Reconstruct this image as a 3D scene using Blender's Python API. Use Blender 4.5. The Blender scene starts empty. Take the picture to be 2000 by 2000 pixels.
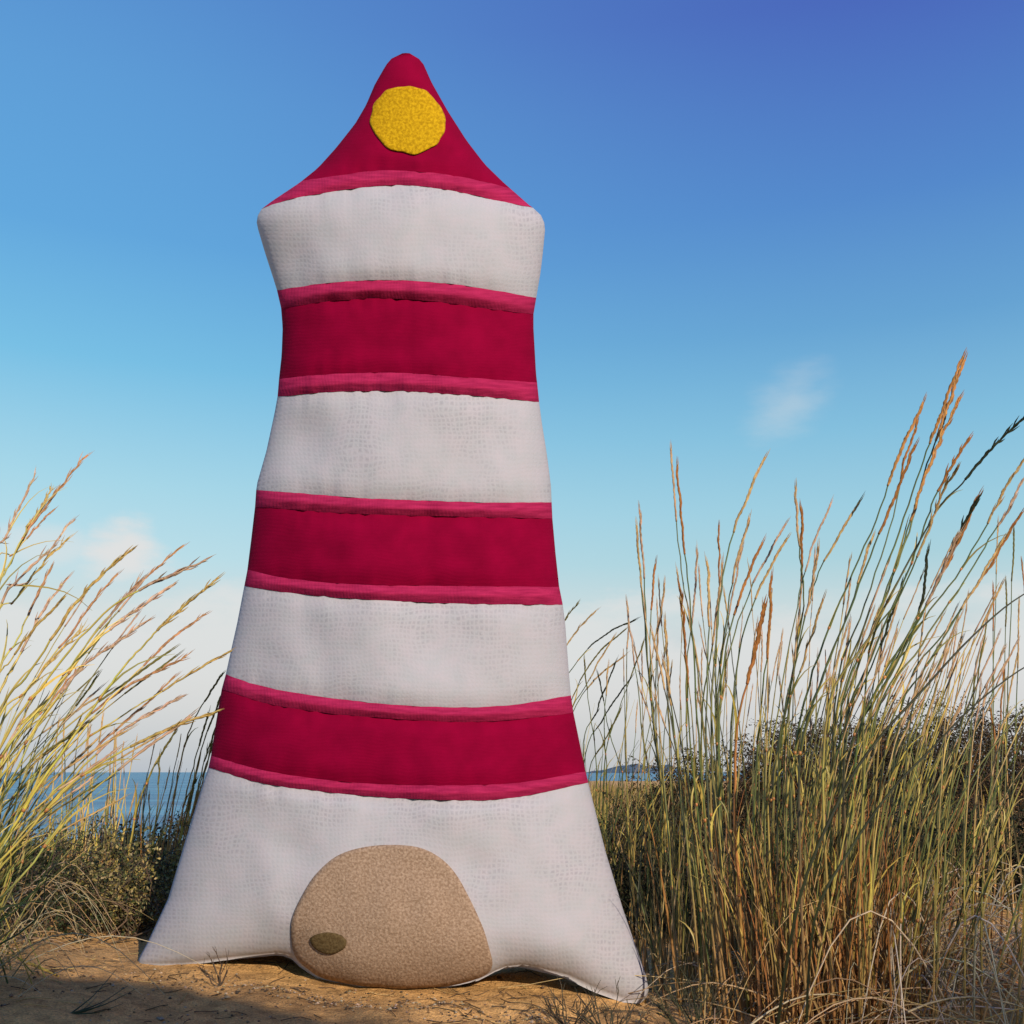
import bpy, math, random
from mathutils import Vector, noise
from mathutils.bvhtree import BVHTree

S = bpy.context.scene
COL = S.collection
R = math.radians
random.seed(7)

# ------------------------------------------------------------------ camera
PITCH = R(13.33)
CAMZ = 0.4
F = 2144.5                       # focal length in pixels of the 2000 px photo
cam_d = bpy.data.cameras.new('camera')
cam_d.sensor_width = 36
cam_d.lens = 36 * F / 2000
cam_d.clip_start = 0.02
cam_d.clip_end = 60000
cam = bpy.data.objects.new('camera', cam_d)
cam.location = (0, 0, CAMZ)
cam.rotation_euler = (R(90) + PITCH, 0, 0)
COL.objects.link(cam)
S.camera = cam

# ------------------------------------------------------------------ sun + sky
SUN_AZ = R(152)                  # clockwise from +Y (view direction)
SUN_EL = R(23)
sd = bpy.data.lights.new('sun', 'SUN')
sd.energy = 5.0
sd.angle = R(0.5)
sd.color = (1.0, 0.83, 0.62)
so = bpy.data.objects.new('sun', sd)
sv = Vector((math.sin(SUN_AZ) * math.cos(SUN_EL), math.cos(SUN_AZ) * math.cos(SUN_EL), math.sin(SUN_EL)))
so.rotation_euler = sv.to_track_quat('Z', 'Y').to_euler()
so.location = (6, -6, 8)
COL.objects.link(so)

def lin(c):
    return tuple(((v / 255) / 12.92 if v / 255 <= 0.04045 else (((v / 255) + 0.055) / 1.055) ** 2.4) for v in c) + (1,)

W = bpy.data.worlds.new("World")
S.world = W
W.use_nodes = True
nt = W.node_tree
N = nt.nodes
L = nt.links.new
bg = N['Background']
sk = N.new('ShaderNodeTexSky')
sk.sky_type = 'NISHITA'
sk.sun_disc = False
sk.sun_elevation = SUN_EL
sk.sun_rotation = SUN_AZ
sk.air_density = 1.0
sk.dust_density = 0.6
sk.ozone_density = 2.0

def mth(nodes, links, op, a, b=None, clamp=False):
    n = nodes.new('ShaderNodeMath')
    n.operation = op
    n.use_clamp = clamp
    for i, v in enumerate((a, b)):
        if v is None:
            continue
        if isinstance(v, (int, float)):
            n.inputs[i].default_value = v
        else:
            links(v, n.inputs[i])
    return n.outputs[0]

def wm(op, a, b=None, clamp=False):
    return mth(N, L, op, a, b, clamp)

tc = N.new('ShaderNodeTexCoord')
nrm = N.new('ShaderNodeVectorMath')
nrm.operation = 'NORMALIZE'
L(tc.outputs['Generated'], nrm.inputs[0])
sx = N.new('ShaderNodeSeparateXYZ')
L(nrm.outputs[0], sx.inputs[0])
elev = wm('MULTIPLY', wm('ARCSINE', sx.outputs[2]), 180 / math.pi)
azim = wm('MULTIPLY', wm('ARCTAN2', sx.outputs[0], sx.outputs[1]), 180 / math.pi)

def ramp(stops):
    r = N.new('ShaderNodeValToRGB')
    while len(r.color_ramp.elements) < len(stops):
        r.color_ramp.elements.new(0.5)
    for e, (p, c) in zip(r.color_ramp.elements, stops):
        e.position = p
        e.color = lin(c)
    L(wm('DIVIDE', elev, 60.0, True), r.inputs[0])
    return r.outputs[0]

left = ramp([(0, (178, 186, 196)), (4 / 60, (200, 202, 202)), (8 / 60, (205, 216, 216)), (10.5 / 60, (186, 219, 228)),
             (14 / 60, (165, 212, 228)), (20 / 60, (118, 189, 225)), (26 / 60, (96, 165, 218)), (33 / 60, (92, 155, 212)),
             (39 / 60, (84, 140, 204)), (1, (70, 110, 180))])
right = ramp([(0, (186, 188, 190)), (4 / 60, (202, 202, 204)), (8 / 60, (198, 214, 216)), (10.5 / 60, (168, 206, 216)),
              (13 / 60, (154, 202, 220)), (17 / 60, (128, 187, 217)), (22 / 60, (100, 160, 207)), (28 / 60, (82, 134, 200)),
              (37 / 60, (72, 100, 184)), (1, (60, 85, 165))])
mx = N.new('ShaderNodeMix')
mx.data_type = 'RGBA'
mr = N.new('ShaderNodeMapRange')
mr.interpolation_type = 'SMOOTHSTEP'
mr.inputs['From Min'].default_value = -32
mr.inputs['From Max'].default_value = 26
L(azim, mr.inputs[0])
L(mr.outputs[0], mx.inputs[0])
L(left, mx.inputs[6])
L(right, mx.inputs[7])

# thin clouds : a bank above the horizon, a puff on its edge, one wisp higher up
nz = N.new('ShaderNodeTexNoise')
nz.inputs['Scale'].default_value = 7.0
nz.inputs['Detail'].default_value = 7
nz.inputs['Roughness'].default_value = 0.6
mp = N.new('ShaderNodeMapping')
mp.inputs['Scale'].default_value = (1, 1, 2.6)
mp.inputs['Location'].default_value = (3.1, 0.4, 1.7)
L(nrm.outputs[0], mp.inputs[0])
L(mp.outputs[0], nz.inputs[0])
nf = nz.outputs[0]

def blob(ca, ce, ra, re, tilt=0.0, amp=0.9):
    da = wm('SUBTRACT', azim, ca)
    de = wm('SUBTRACT', elev, ce)
    if tilt:
        da = wm('SUBTRACT', da, wm('MULTIPLY', de, tilt))
    d = wm('ADD', wm('POWER', wm('ABSOLUTE', wm('DIVIDE', da, ra)), 2), wm('POWER', wm('ABSOLUTE', wm('DIVIDE', de, re)), 2))
    v = wm('SUBTRACT', 1.0, wm('SQRT', d))
    v = wm('ADD', v, wm('MULTIPLY', wm('SUBTRACT', nf, 0.5), 2.2))
    return wm('MULTIPLY', v, amp, True)

def clamp_smooth(v, a, b):
    m_ = N.new('ShaderNodeMapRange')
    m_.interpolation_type = 'SMOOTHSTEP'
    m_.inputs['From Min'].default_value = a
    m_.inputs['From Max'].default_value = b
    L(v, m_.inputs[0])
    return m_.outputs[0]

wisp = wm('MULTIPLY', clamp_smooth(blob(15.1, 18.6, 3.0, 3.4, 0.45), 0.05, 1.0), 0.32)
puff = wm('MULTIPLY', clamp_smooth(blob(-19.8, 10.4, 2.8, 2.4, 0.3), 0.0, 0.6), 0.95)
puff2 = wm('MULTIPLY', clamp_smooth(blob(-23.0, 10.6, 3.4, 1.4), 0.05, 0.8), 0.5)
bank = clamp_smooth(wm('ADD', wm('SUBTRACT', 8.6, elev), wm('MULTIPLY', wm('SUBTRACT', nf, 0.5), 9.0)), 0.0, 2.0)
bank = wm('MULTIPLY', bank, clamp_smooth(elev, -1.0, 6.0))
bank = wm('MULTIPLY', bank, 0.7)
cl = wm('MAXIMUM', wm('MAXIMUM', wisp, puff), wm('MAXIMUM', puff2, bank))
mc = N.new('ShaderNodeMix')
mc.data_type = 'RGBA'
L(cl, mc.inputs[0])
L(mx.outputs[2], mc.inputs[6])
mc.inputs[7].default_value = lin((222, 221, 219))
# physical sky keeps a share of the light (bright towards the sun)
m2 = N.new('ShaderNodeMix')
m2.data_type = 'RGBA'
m2.inputs[0].default_value = 0.05
gain = N.new('ShaderNodeVectorMath')
gain.operation = 'SCALE'
gain.inputs['Scale'].default_value = 10.6       # background strength is 0.1
L(mc.outputs[2], gain.inputs[0])
L(gain.outputs[0], m2.inputs[6])
L(sk.outputs[0], m2.inputs[7])
L(m2.outputs[2], bg.inputs[0])
bg.inputs[1].default_value = 0.1

S.view_settings.view_transform = 'Standard'
S.view_settings.look = 'None'
S.view_settings.exposure = 0.0
S.view_settings.gamma = 1.0
S.cycles.max_bounces = 6
S.cycles.transparent_max_bounces = 8

# ------------------------------------------------------------------ projection helpers
CP, SP = math.cos(PITCH), math.sin(PITCH)
def ray(px, py):
    dx = (px - 1000) / F
    dy = (1000 - py) / F
    return Vector((dx, CP - dy * SP, SP + dy * CP))
def P(px, py, Y):                 # the point of that photo pixel at distance Y in front
    d = ray(px, py)
    return Vector((0, 0, CAMZ)) + d * (Y / d.y)

def sstep(a, b, x):
    t = min(1, max(0, (x - a) / (b - a)))
    return t * t * (3 - 2 * t)
def gauss(x, y, cx, cy, rx, ry):
    return math.exp(-((x - cx) / rx) ** 2 - ((y - cy) / ry) ** 2)
def n2(x, y, s, seed=0.0):
    return noise.noise(Vector((x * s, y * s, seed)))

def shade_ridge(x, y):
    # unseen dune added behind the camera, shaped so it shades the foreground
    ax, ay, bx, by = 1.2, -2.2, 5.8, -4.6
    ex, ey = bx - ax, by - ay
    t = ((x - ax) * ex + (y - ay) * ey) / (ex * ex + ey * ey)
    t = min(1, max(0, t))
    dx, dy = x - (ax + ex * t), y - (ay + ey * t)
    d = math.hypot(dx, dy)
    h = 2.12 + 0.70 * sstep(.45, .58, t) + 0.10 * n2(x, y, 1.7, 3)  # raised right part keeps the lower right grass in shade
    return h * math.exp(-(d / 1.5) ** 2.4)

def ground(x, y):
    z = -0.005 - 0.0667 * (min(1.0, max(-1.3, x)) + 0.235)
    far = sstep(3.0, 8.0, y)
    z *= (1 - far)
    # hollow and slope to the sea on the left
    side = sstep(0.0, 1.0, (0.02 - x / max(y, 1.0)) / 0.16)
    z -= side * (1.1 * sstep(3.6, 9.0, y) + 2.4 * sstep(8, 30, y))
    z -= (1 - side) * 4.0 * sstep(55, 95, y)
    z -= 2.0 * sstep(95, 300, y)
    # bank behind the right-hand marram grass
    z += 0.40 * gauss(x, y, 2.9, 5.6, 1.75, 1.7)
    z += 0.22 * gauss(x, y, 1.2, 5.2, 0.9, 1.2)
    z += 0.03 * gauss(x, y, -1.5, 3.3, 0.9, 0.6)
    z += 0.14 * gauss(x, y, 1.5, 2.8, 0.7, 0.9)
    if y < 1.5:
        z += shade_ridge(x, y)
    k = 1 - 0.6 * sstep(10, 60, abs(y) + abs(x))
    z += k * (0.016 * n2(x, y, 1.6, 1) + 0.010 * n2(x, y, 4.5, 2))
    if abs(x) < 4 and abs(y) < 7:
        z += 0.0070 * n2(x + 0.5 * y, y, 13, 5) + 0.0050 * n2(x, y, 30, 6)
        z += 0.022 * gauss(x, y, -.51, 2.36, .14, .13) + 0.030 * gauss(x, y, .03, 2.36, .12, .13)
        # trampled scallops in front of the cushion on the right
        m_ = gauss(x, y, 0.15, 2.05, 0.45, 0.3)
        z += m_ * 0.016 * n2(x, y, 11, 9)
    return z

def on_ground(px, Y):
    x = (px - 1000) / F * Y / 1.06
    return Vector((x, Y, ground(x, Y)))

# ------------------------------------------------------------------ mesh helpers
class MB:
    def __init__(s):
        s.v, s.f, s.c, s.uv = [], [], [], []
    def vert(s, p, c=(1, 1, 1), uv=(0, 0)):
        s.v.append(tuple(p)); s.c.append(c); s.uv.append(uv)
        return len(s.v) - 1
    def grid(s, rows, closed=False):
        # rows of index lists
        for a, b in zip(rows[:-1], rows[1:]):
            n = len(a)
            for i in range(n if closed else n - 1):
                j = (i + 1) % n
                s.f.append((a[i], a[j], b[j], b[i]))
    def tube(s, pts, rad, cols, sides=5, cap=True):
        rows = []
        n = len(pts)
        for i, p in enumerate(pts):
            t = (pts[min(n - 1, i + 1)] - pts[max(0, i - 1)])
            if t.length < 1e-9:
                t = Vector((0, 0, 1))
            t.normalize()
            a = t.cross(Vector((0.3, 1, 0.1))).normalized()
            b = t.cross(a)
            r = rad[i]
            rows.append([s.vert(p + (a * math.cos(k * 2 * math.pi / sides) + b * math.sin(k * 2 * math.pi / sides)) * r, cols[i]) for k in range(sides)])
        s.grid(rows, True)
        if cap:
            s.f.append(tuple(rows[-1])); s.f.append(tuple(reversed(rows[0])))
    def blade(s, pts, width, cols, facing=None):
        # folded leaf: V section, tapering
        rows = []
        n = len(pts)
        for i, p in enumerate(pts):
            t = (pts[min(n - 1, i + 1)] - pts[max(0, i - 1)]).normalized()
            f = facing if facing else Vector((0, -1, 0.2))
            a = t.cross(f)
            a = a.normalized() if a.length > 1e-6 else Vector((1, 0, 0))
            b = t.cross(a)
            w = width[i]
            rows.append([s.vert(p + a * w, cols[i]), s.vert(p + b * w * 0.5, cols[i]), s.vert(p - a * w, cols[i])])
        s.grid(rows)
    def leaf(s, p, d, n, ln, w, c):
        a = d.cross(n)
        a = a.normalized() if a.length > 1e-6 else Vector((1, 0, 0))
        i = [s.vert(p, c), s.vert(p + d * ln * .5 + a * w, c), s.vert(p + d * ln, c), s.vert(p + d * ln * .5 - a * w, c)]
        s.f.append(tuple(i))
    def build(s, name, mat, parent=None, smooth=True):
        me = bpy.data.meshes.new(name)
        me.from_pydata(s.v, [], s.f)
        me.update()
        at = me.color_attributes.new('Col', 'FLOAT_COLOR', 'POINT')
        flat = []
        for c in s.c:
            flat.extend((c[0], c[1], c[2], 1.0))
        at.data.foreach_set('color', flat)
        uvl = me.uv_layers.new(name='UVMap')
        buf = []
        for l in me.loops:
            buf.extend(s.uv[l.vertex_index])
        uvl.data.foreach_set('uv', buf)
        if smooth:
            me.polygons.foreach_set('use_smooth', [True] * len(me.polygons))
        me.materials.append(mat)
        o = bpy.data.objects.new(name, me)
        COL.objects.link(o)
        if parent:
            o.parent = parent
            o.matrix_parent_inverse = parent.matrix_world.inverted()
        return o

def empty(name, loc, label, cat, group=None):
    o = bpy.data.objects.new(name, None)
    o.location = loc
    o.empty_display_size = 0.1
    COL.objects.link(o)
    o['label'] = label
    o['category'] = cat
    if group:
        o['group'] = group
    bpy.context.view_layer.update()
    return o
def structure(o):
    o['kind'] = 'structure'
    return o

def newmat(name):
    m = bpy.data.materials.new(name)
    m.use_nodes = True
    return m, m.node_tree.nodes, m.node_tree.links.new, m.node_tree.nodes['Principled BSDF']

# plants : colour comes from the plant mesh, a little light passes through
def plant_mat(name, rough=0.6, trans=0.25, spec=0.3):
    m, n, l, b = newmat(name)
    a = n.new('ShaderNodeAttribute'); a.attribute_name = 'Col'
    t = n.new('ShaderNodeTexNoise'); t.inputs['Scale'].default_value = 60; t.inputs['Detail'].default_value = 3
    g = n.new('ShaderNodeNewGeometry')
    l(g.outputs['Position'], t.inputs[0])
    mr_ = n.new('ShaderNodeMapRange'); mr_.inputs[3].default_value = 0.65; mr_.inputs[4].default_value = 1.35
    l(t.outputs[0], mr_.inputs[0])
    v = n.new('ShaderNodeVectorMath'); v.operation = 'SCALE'
    l(a.outputs['Color'], v.inputs[0]); l(mr_.outputs[0], v.inputs['Scale'])
    l(v.outputs[0], b.inputs['Base Color'])
    b.inputs['Roughness'].default_value = rough
    b.inputs['Specular IOR Level'].default_value = spec
    if trans:
        tr = n.new('ShaderNodeBsdfTranslucent')
        l(v.outputs[0], tr.inputs[0])
        ms = n.new('ShaderNodeMixShader'); ms.inputs[0].default_value = trans
        l(b.outputs[0], ms.inputs[1]); l(tr.outputs[0], ms.inputs[2])
        l(ms.outputs[0], n['Material Output'].inputs[0])
    return m
M_STEM = plant_mat('grass_stem', 0.45, 0.0, 0.5)
M_BLADE = plant_mat('grass_blade', 0.5, 0.3, 0.4)
M_HEAD = plant_mat('seed_head', 0.75, 0.2, 0.2)
M_LEAF = plant_mat('shrub_leaf', 0.8, 0.15, 0.1)
M_TWIG = plant_mat('twig', 0.8, 0.0, 0.2)

# ------------------------------------------------------------------ sand
def sand_mat():
    m, n, l, b = newmat('sand')
    g = n.new('ShaderNodeNewGeometry')
    def nzs(scale, detail=4, rough=.6):
        t = n.new('ShaderNodeTexNoise'); t.inputs['Scale'].default_value = scale
        t.inputs['Detail'].default_value = detail; t.inputs['Roughness'].default_value = rough
        l(g.outputs['Position'], t.inputs[0]); return t
    a = nzs(2.2); c = nzs(26, 5); f_ = nzs(260, 3, .7); gr = nzs(900, 2, .8)
    r1 = n.new('ShaderNodeValToRGB')
    r1.color_ramp.elements[0].position = .32; r1.color_ramp.elements[0].color = (0.50, 0.305, 0.135, 1)
    r1.color_ramp.elements[1].position = .68; r1.color_ramp.elements[1].color = (0.82, 0.515, 0.215, 1)
    l(a.outputs[0], r1.inputs[0])
    r2 = n.new('ShaderNodeValToRGB')
    r2.color_ramp.elements[0].position = .36; r2.color_ramp.elements[0].color = (.55, .52, .50, 1)
    r2.color_ramp.elements[1].position = .6; r2.color_ramp.elements[1].color = (1.08, 1.05, 1.0, 1)
    l(c.outputs[0], r2.inputs[0])
    mm = n.new('ShaderNodeMix'); mm.data_type = 'RGBA'; mm.blend_type = 'MULTIPLY'; mm.inputs[0].default_value = .75
    l(r1.outputs[0], mm.inputs[6]); l(r2.outputs[0], mm.inputs[7])
    r3 = n.new('ShaderNodeValToRGB')
    r3.color_ramp.elements[0].position = .30; r3.color_ramp.elements[0].color = (.45, .42, .4, 1)
    r3.color_ramp.elements[1].position = .70; r3.color_ramp.elements[1].color = (1.5, 1.45, 1.4, 1)
    l(f_.outputs[0], r3.inputs[0])
    m3 = n.new('ShaderNodeMix'); m3.data_type = 'RGBA'; m3.blend_type = 'MULTIPLY'; m3.inputs[0].default_value = .8
    l(mm.outputs[2], m3.inputs[6]); l(r3.outputs[0], m3.inputs[7])
    l(m3.outputs[2], b.inputs['Base Color'])
    b.inputs['Roughness'].default_value = .95
    b.inputs['Specular IOR Level'].default_value = .15
    bp = n.new('ShaderNodeBump'); bp.inputs['Strength'].default_value = .9; bp.inputs['Distance'].default_value = .022
    l(c.outputs[0], bp.inputs['Height'])
    b2 = n.new('ShaderNodeBump'); b2.inputs['Strength'].default_value = .8; b2.inputs['Distance'].default_value = .006
    l(f_.outputs[0], b2.inputs['Height']); l(bp.outputs[0], b2.inputs['Normal'])
    l(b2.outputs[0], b.inputs['Normal'])
    return m
M_SAND = sand_mat()

def axis(n, a, b, p, c=0.0):
    out = []
    for i in range(-n, n + 1):
        s = i / n
        out.append(c + math.copysign(a * abs(s) + b * abs(s) ** p, s))
    return out
mb = MB()
rows = []
xs = axis(190, 4.2, 21000, 11)
ys = axis(200, 4.6, 21000, 11, 2.4)
for y in ys:
    rows.append([mb.vert((x, y, ground(x, y) if abs(x) < 3000 and abs(y) < 3000 else -6.0)) for x in xs])
mb.grid(rows)
structure(mb.build('sand', M_SAND))

# ------------------------------------------------------------------ sea
def sea_mat():
    m, n, l, b = newmat('sea_water')
    g = n.new('ShaderNodeNewGeometry')
    mp_ = n.new('ShaderNodeMapping'); mp_.inputs['Scale'].default_value = (0.35, 1.0, 1.0)
    l(g.outputs['Position'], mp_.inputs[0])
    h = None
    norm = None
    for sc, dist in ((0.06, 2.0), (0.3, 0.7), (1.4, 0.22), (6, .04)):
        t = n.new('ShaderNodeTexNoise'); t.inputs['Scale'].default_value = sc; t.inputs['Detail'].default_value = 4
        l(mp_.outputs[0], t.inputs[0])
        bp = n.new('ShaderNodeBump'); bp.inputs['Strength'].default_value = 1; bp.inputs['Distance'].default_value = dist
        l(t.outputs[0], bp.inputs['Height'])
        if norm: l(norm, bp.inputs['Normal'])
        norm = bp.outputs[0]
    l(norm, b.inputs['Normal'])
    t = n.new('ShaderNodeTexNoise'); t.inputs['Scale'].default_value = 0.12; t.inputs['Detail'].default_value = 6
    mp2 = n.new('ShaderNodeMapping'); mp2.inputs['Scale'].default_value = (0.12, 1.0, 1.0)
    l(g.outputs['Position'], mp2.inputs[0]); l(mp2.outputs[0], t.inputs[0])
    r = n.new('ShaderNodeValToRGB')
    r.color_ramp.elements[0].position = .35; r.color_ramp.elements[0].color = (0.030, 0.15, 0.26, 1)
    r.color_ramp.elements[1].position = .65; r.color_ramp.elements[1].color = (0.11, 0.32, 0.42, 1)
    l(t.outputs[0], r.inputs[0])
    l(r.outputs[0], b.inputs['Base Color'])
    b.inputs['Roughness'].default_value = .35
    b.inputs['IOR'].default_value = 1.33
    b.inputs['Specular IOR Level'].default_value = .35
    return m
mb = MB()
SEA_Z = -1.5
rows = []
for y in (9, 20, 40, 80, 160, 400, 1000, 3000, 9000, 20000):
    rows.append([mb.vert((x, y, SEA_Z)) for x in (-20000, -4000, -800, -200, -60, -20, 0, 20, 60, 200, 800, 4000, 20000)])
mb.grid(rows)
structure(mb.build('sea', sea_mat(), smooth=False))

# low far headland on the horizon, right of the cushion
def plain(name, col, rough=.9, scale=3.0, var=.25):
    m, n, l, b = newmat(name)
    g = n.new('ShaderNodeNewGeometry')
    t = n.new('ShaderNodeTexNoise'); t.inputs['Scale'].default_value = scale; t.inputs['Detail'].default_value = 5
    l(g.outputs['Position'], t.inputs[0])
    r = n.new('ShaderNodeValToRGB')
    r.color_ramp.elements[0].position = .3; r.color_ramp.elements[0].color = tuple(c * (1 - var) for c in col) + (1,)
    r.color_ramp.elements[1].position = .7; r.color_ramp.elements[1].color = tuple(c * (1 + var) for c in col) + (1,)
    l(t.outputs[0], r.inputs[0]); l(r.outputs[0], b.inputs['Base Color'])
    b.inputs['Roughness'].default_value = rough
    b.inputs['Specular IOR Level'].default_value = .2
    return m
mb = MB()
rows = []
Yh = 2600
for j in range(7):
    row = []
    for i in range(41):
        u = i / 40
        x = Yh * (0.070 + 0.085 * u)
        y = Yh + (j - 3) * 120
        e = math.sin(math.pi * u) ** .7 * (1 - ((j - 3) / 3) ** 2)
        z = SEA_Z - .5 + 26 * e * (0.7 + .5 * noise.noise(Vector((u * 6, j * .4, 2))))
        row.append(mb.vert((x, y, z)))
    rows.append(row)
mb.grid(rows)
structure(mb.build('hills', plain('far_headland', (0.10, 0.155, 0.21), .95, .01)))

# ------------------------------------------------------------------ cushion
def interp(tab, x):
    if x <= tab[0][0]:
        return tab[0][1]
    for (a, va), (b, vb) in zip(tab[:-1], tab[1:]):
        if x <= b:
            return va + (vb - va) * (x - a) / (b - a)
    return tab[-1][1]
def smooth_interp(tab, x):
    # Catmull-Rom (finite-difference Hermite)
    n = len(tab)
    if x <= tab[0][0]: return tab[0][1]
    if x >= tab[-1][0]: return tab[-1][1]
    k = 0
    while x > tab[k + 1][0]: k += 1
    def sl(i):
        a, b = max(0, i - 1), min(n - 1, i + 1)
        return (tab[b][1] - tab[a][1]) / (tab[b][0] - tab[a][0])
    x0, y0 = tab[k]; x1, y1 = tab[k + 1]
    h = x1 - x0; t = (x - x0) / h
    return (y0 * (2 * t ** 3 - 3 * t * t + 1) + sl(k) * h * (t ** 3 - 2 * t * t + t) + y1 * (-2 * t ** 3 + 3 * t * t) + sl(k + 1) * h * (t ** 3 - t * t))

XL = [(104, 786), (107, 776), (112, 767), (121, 758), (132, 751), (165, 732), (205, 715), (241, 694), (288, 657), (328, 621), (357, 585), (393, 531), (408, 511), (422, 503),
      (437, 501), (451, 505), (495, 518), (538, 532), (567, 541), (602, 549), (640, 552), (694, 550), (739, 545), (775, 542), (808, 536), (882, 520),
      (948, 501), (990, 498), (1050, 491), (1114, 483), (1145, 477), (1218, 463), (1280, 449), (1317, 441), (1346, 433), (1410, 422), (1476, 412), (1499, 407),
      (1528, 397), (1642, 362), (1756, 328), (1841, 288), (1870, 272), (1882, 268), (1889, 270)]
XR = [(104, 800), (107, 808), (112, 816), (125, 827), (161, 843), (216, 874), (274, 911), (321, 947), (357, 984), (401, 1034), (412, 1050), (426, 1061), (444, 1065), (487, 1061),
      (531, 1056), (578, 1048), (614, 1042), (640, 1042), (730, 1047), (746, 1049), (785, 1053), (824, 1058), (886, 1068), (948, 1076), (1013, 1079), (1080, 1085),
      (1145, 1092), (1180, 1099), (1218, 1104), (1300, 1110), (1358, 1115), (1392, 1120), (1450, 1132), (1508, 1144), (1528, 1149), (1573, 1160), (1664, 1183),
      (1773, 1216), (1841, 1239), (1905, 1262), (1932, 1267), (1948, 1264), (1960, 1250)]
B = [
    [(786, 104), (793, 103.5), (800, 104)],
    [(596, 353), (657, 343), (744, 333), (839, 338), (911, 350), (980, 367)],
    [(509, 408), (549, 393), (643, 375), (730, 364), (795, 362), (875, 372), (965, 391), (1036, 406)],
    [(541, 567), (585, 560), (657, 551), (766, 547), (875, 554), (965, 567), (1047, 582)],
    [(549, 602), (657, 587), (766, 583), (875, 592), (965, 605), (1041, 614)],
    [(545, 740), (621, 732), (766, 728), (911, 737), (1052, 747)],
    [(543, 775), (648, 766), (773, 764), (855, 768), (938, 774), (1054, 785)],
    [(499, 957), (607, 965), (710, 973), (814, 977), (938, 981), (1077, 981)],
    [(499, 990), (607, 998), (710, 1004), (855, 1008), (1079, 1013)],
    [(483, 1113), (566, 1130), (690, 1141), (814, 1144), (1091, 1146)],
    [(477, 1145), (566, 1158), (669, 1168), (773, 1174), (938, 1180), (1100, 1181)],
    [(441, 1317), (503, 1338), (607, 1358), (731, 1373), (814, 1379), (938, 1381), (1021, 1374), (1116, 1358)],
    [(431, 1346), (524, 1375), (648, 1394), (773, 1404), (897, 1410), (1021, 1404), (1121, 1392)],
    [(414, 1476), (505, 1502), (619, 1521), (732, 1531), (903, 1534), (1017, 1528), (1142, 1507)],
    [(408, 1499), (505, 1528), (619, 1545), (732, 1556), (846, 1562), (960, 1562), (1046, 1551), (1149, 1528)],
    [(271, 1889), (362, 1886), (448, 1875), (540, 1866), (566, 1869), (585, 1888), (619, 1911), (704, 1929), (789, 1935), (875, 1930), (940, 1914), (962, 1900), (985, 1892), (1017, 1889),
     (1103, 1910), (1160, 1938), (1216, 1958), (1250, 1960)],
]
YC = 2.32                       # distance of the cushion's seam plane
NU = 72
def curve_y(k, u):
    tab = B[k]
    x = tab[0][0] + (u + 1) / 2 * (tab[-1][0] - tab[0][0])
    if k == len(B) - 1:
        return interp(tab, x)
    return smooth_interp(tab, x) + (noise.noise(Vector((x * .045, k * 7.3, 0))) * 1.2 + noise.noise(Vector((x * .11, k * 3.1, 4))) * .6 if k else 0)

def body_depth(px, py, u, v):
    hw = (interp(XR, py) - interp(XL, py)) / 2 / F * YC / 1.0
    T = 0.165 * (1 - math.exp(-hw / 0.16)) * 1.05
    d = T * max(0.0, 1 - abs(u) ** 2.3) ** 0.55
    # soft dents and puckers of the stuffing
    w = noise.noise(Vector((px * .0075, py * .0065, 1.3))) * .013 + noise.noise(Vector((px * .02, py * .016, 7.7))) * .0040
    d += w * max(0, 1 - abs(u) ** 4)
    d -= 0.030 * gauss(px, py, 575, 850, 70, 60) * (1 - abs(u) ** 4)
    d -= 0.022 * gauss(px, py, 560, 520, 50, 50) * (1 - abs(u) ** 4)
    d -= 0.018 * gauss(px, py, 500, 1290, 50, 60) * (1 - abs(u) ** 4)
    return d

def cushion_point(k, t, u, back=False, off=0.0):
    """k: band between curve k and k+1, t in 0..1 down the band, u in -1..1 across."""
    yl = curve_y(k, -1) * (1 - t) + curve_y(k + 1, -1) * t
    yr = curve_y(k, 1) * (1 - t) + curve_y(k + 1, 1) * t
    py = curve_y(k, u) * (1 - t) + curve_y(k + 1, u) * t
    xl, xr = interp(XL, yl), interp(XR, yr)
    px = xl + (u + 1) / 2 * (xr - xl)
    D = body_depth(px, py, u, 0)
    s = t if k == len(B) - 2 else 0
    if s > .55:
        q = (s - .55) / .45
        D *= 0.40 + 0.60 * math.sqrt(max(0, 1 - q ** 2.6))
    if k == 0:
        D *= min(1, .25 + 1.6 * math.sqrt(t))
    # seams pull in a little
    pin = 0
    if len(B) - 2 >= k:
        e = min(t * (curve_y(k + 1, u) - curve_y(k, u)) if k > 0 else 99, (1 - t) * (curve_y(k + 1, u) - curve_y(k, u)) if k < len(B) - 2 else 99)
        pin = .011 * math.exp(-(e / 14) ** 2)
    if k < len(B) - 1 and e < 90:          # gathers running out of the seams
        D += (math.sin(px * .21 + 4 * noise.noise(Vector((px * .012, k, 2)))) * .0016 + noise.noise(Vector((px * .05, k * 2.2, py * .008))) * .006) * math.exp(-(e / 30) ** 2) * (1 - abs(u) ** 4)
    D = max(0, D - pin * (1 - abs(u) ** 6))
    D += off
    YY = YC + D if back else YC - D
    if back:
        q = P(px, py, YC)
        return Vector((q.x * (1 - abs(off)), YY, q.z)), px, py
    return P(px, py, YY) if off == 0 else P(px, py, YY), px, py

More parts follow.
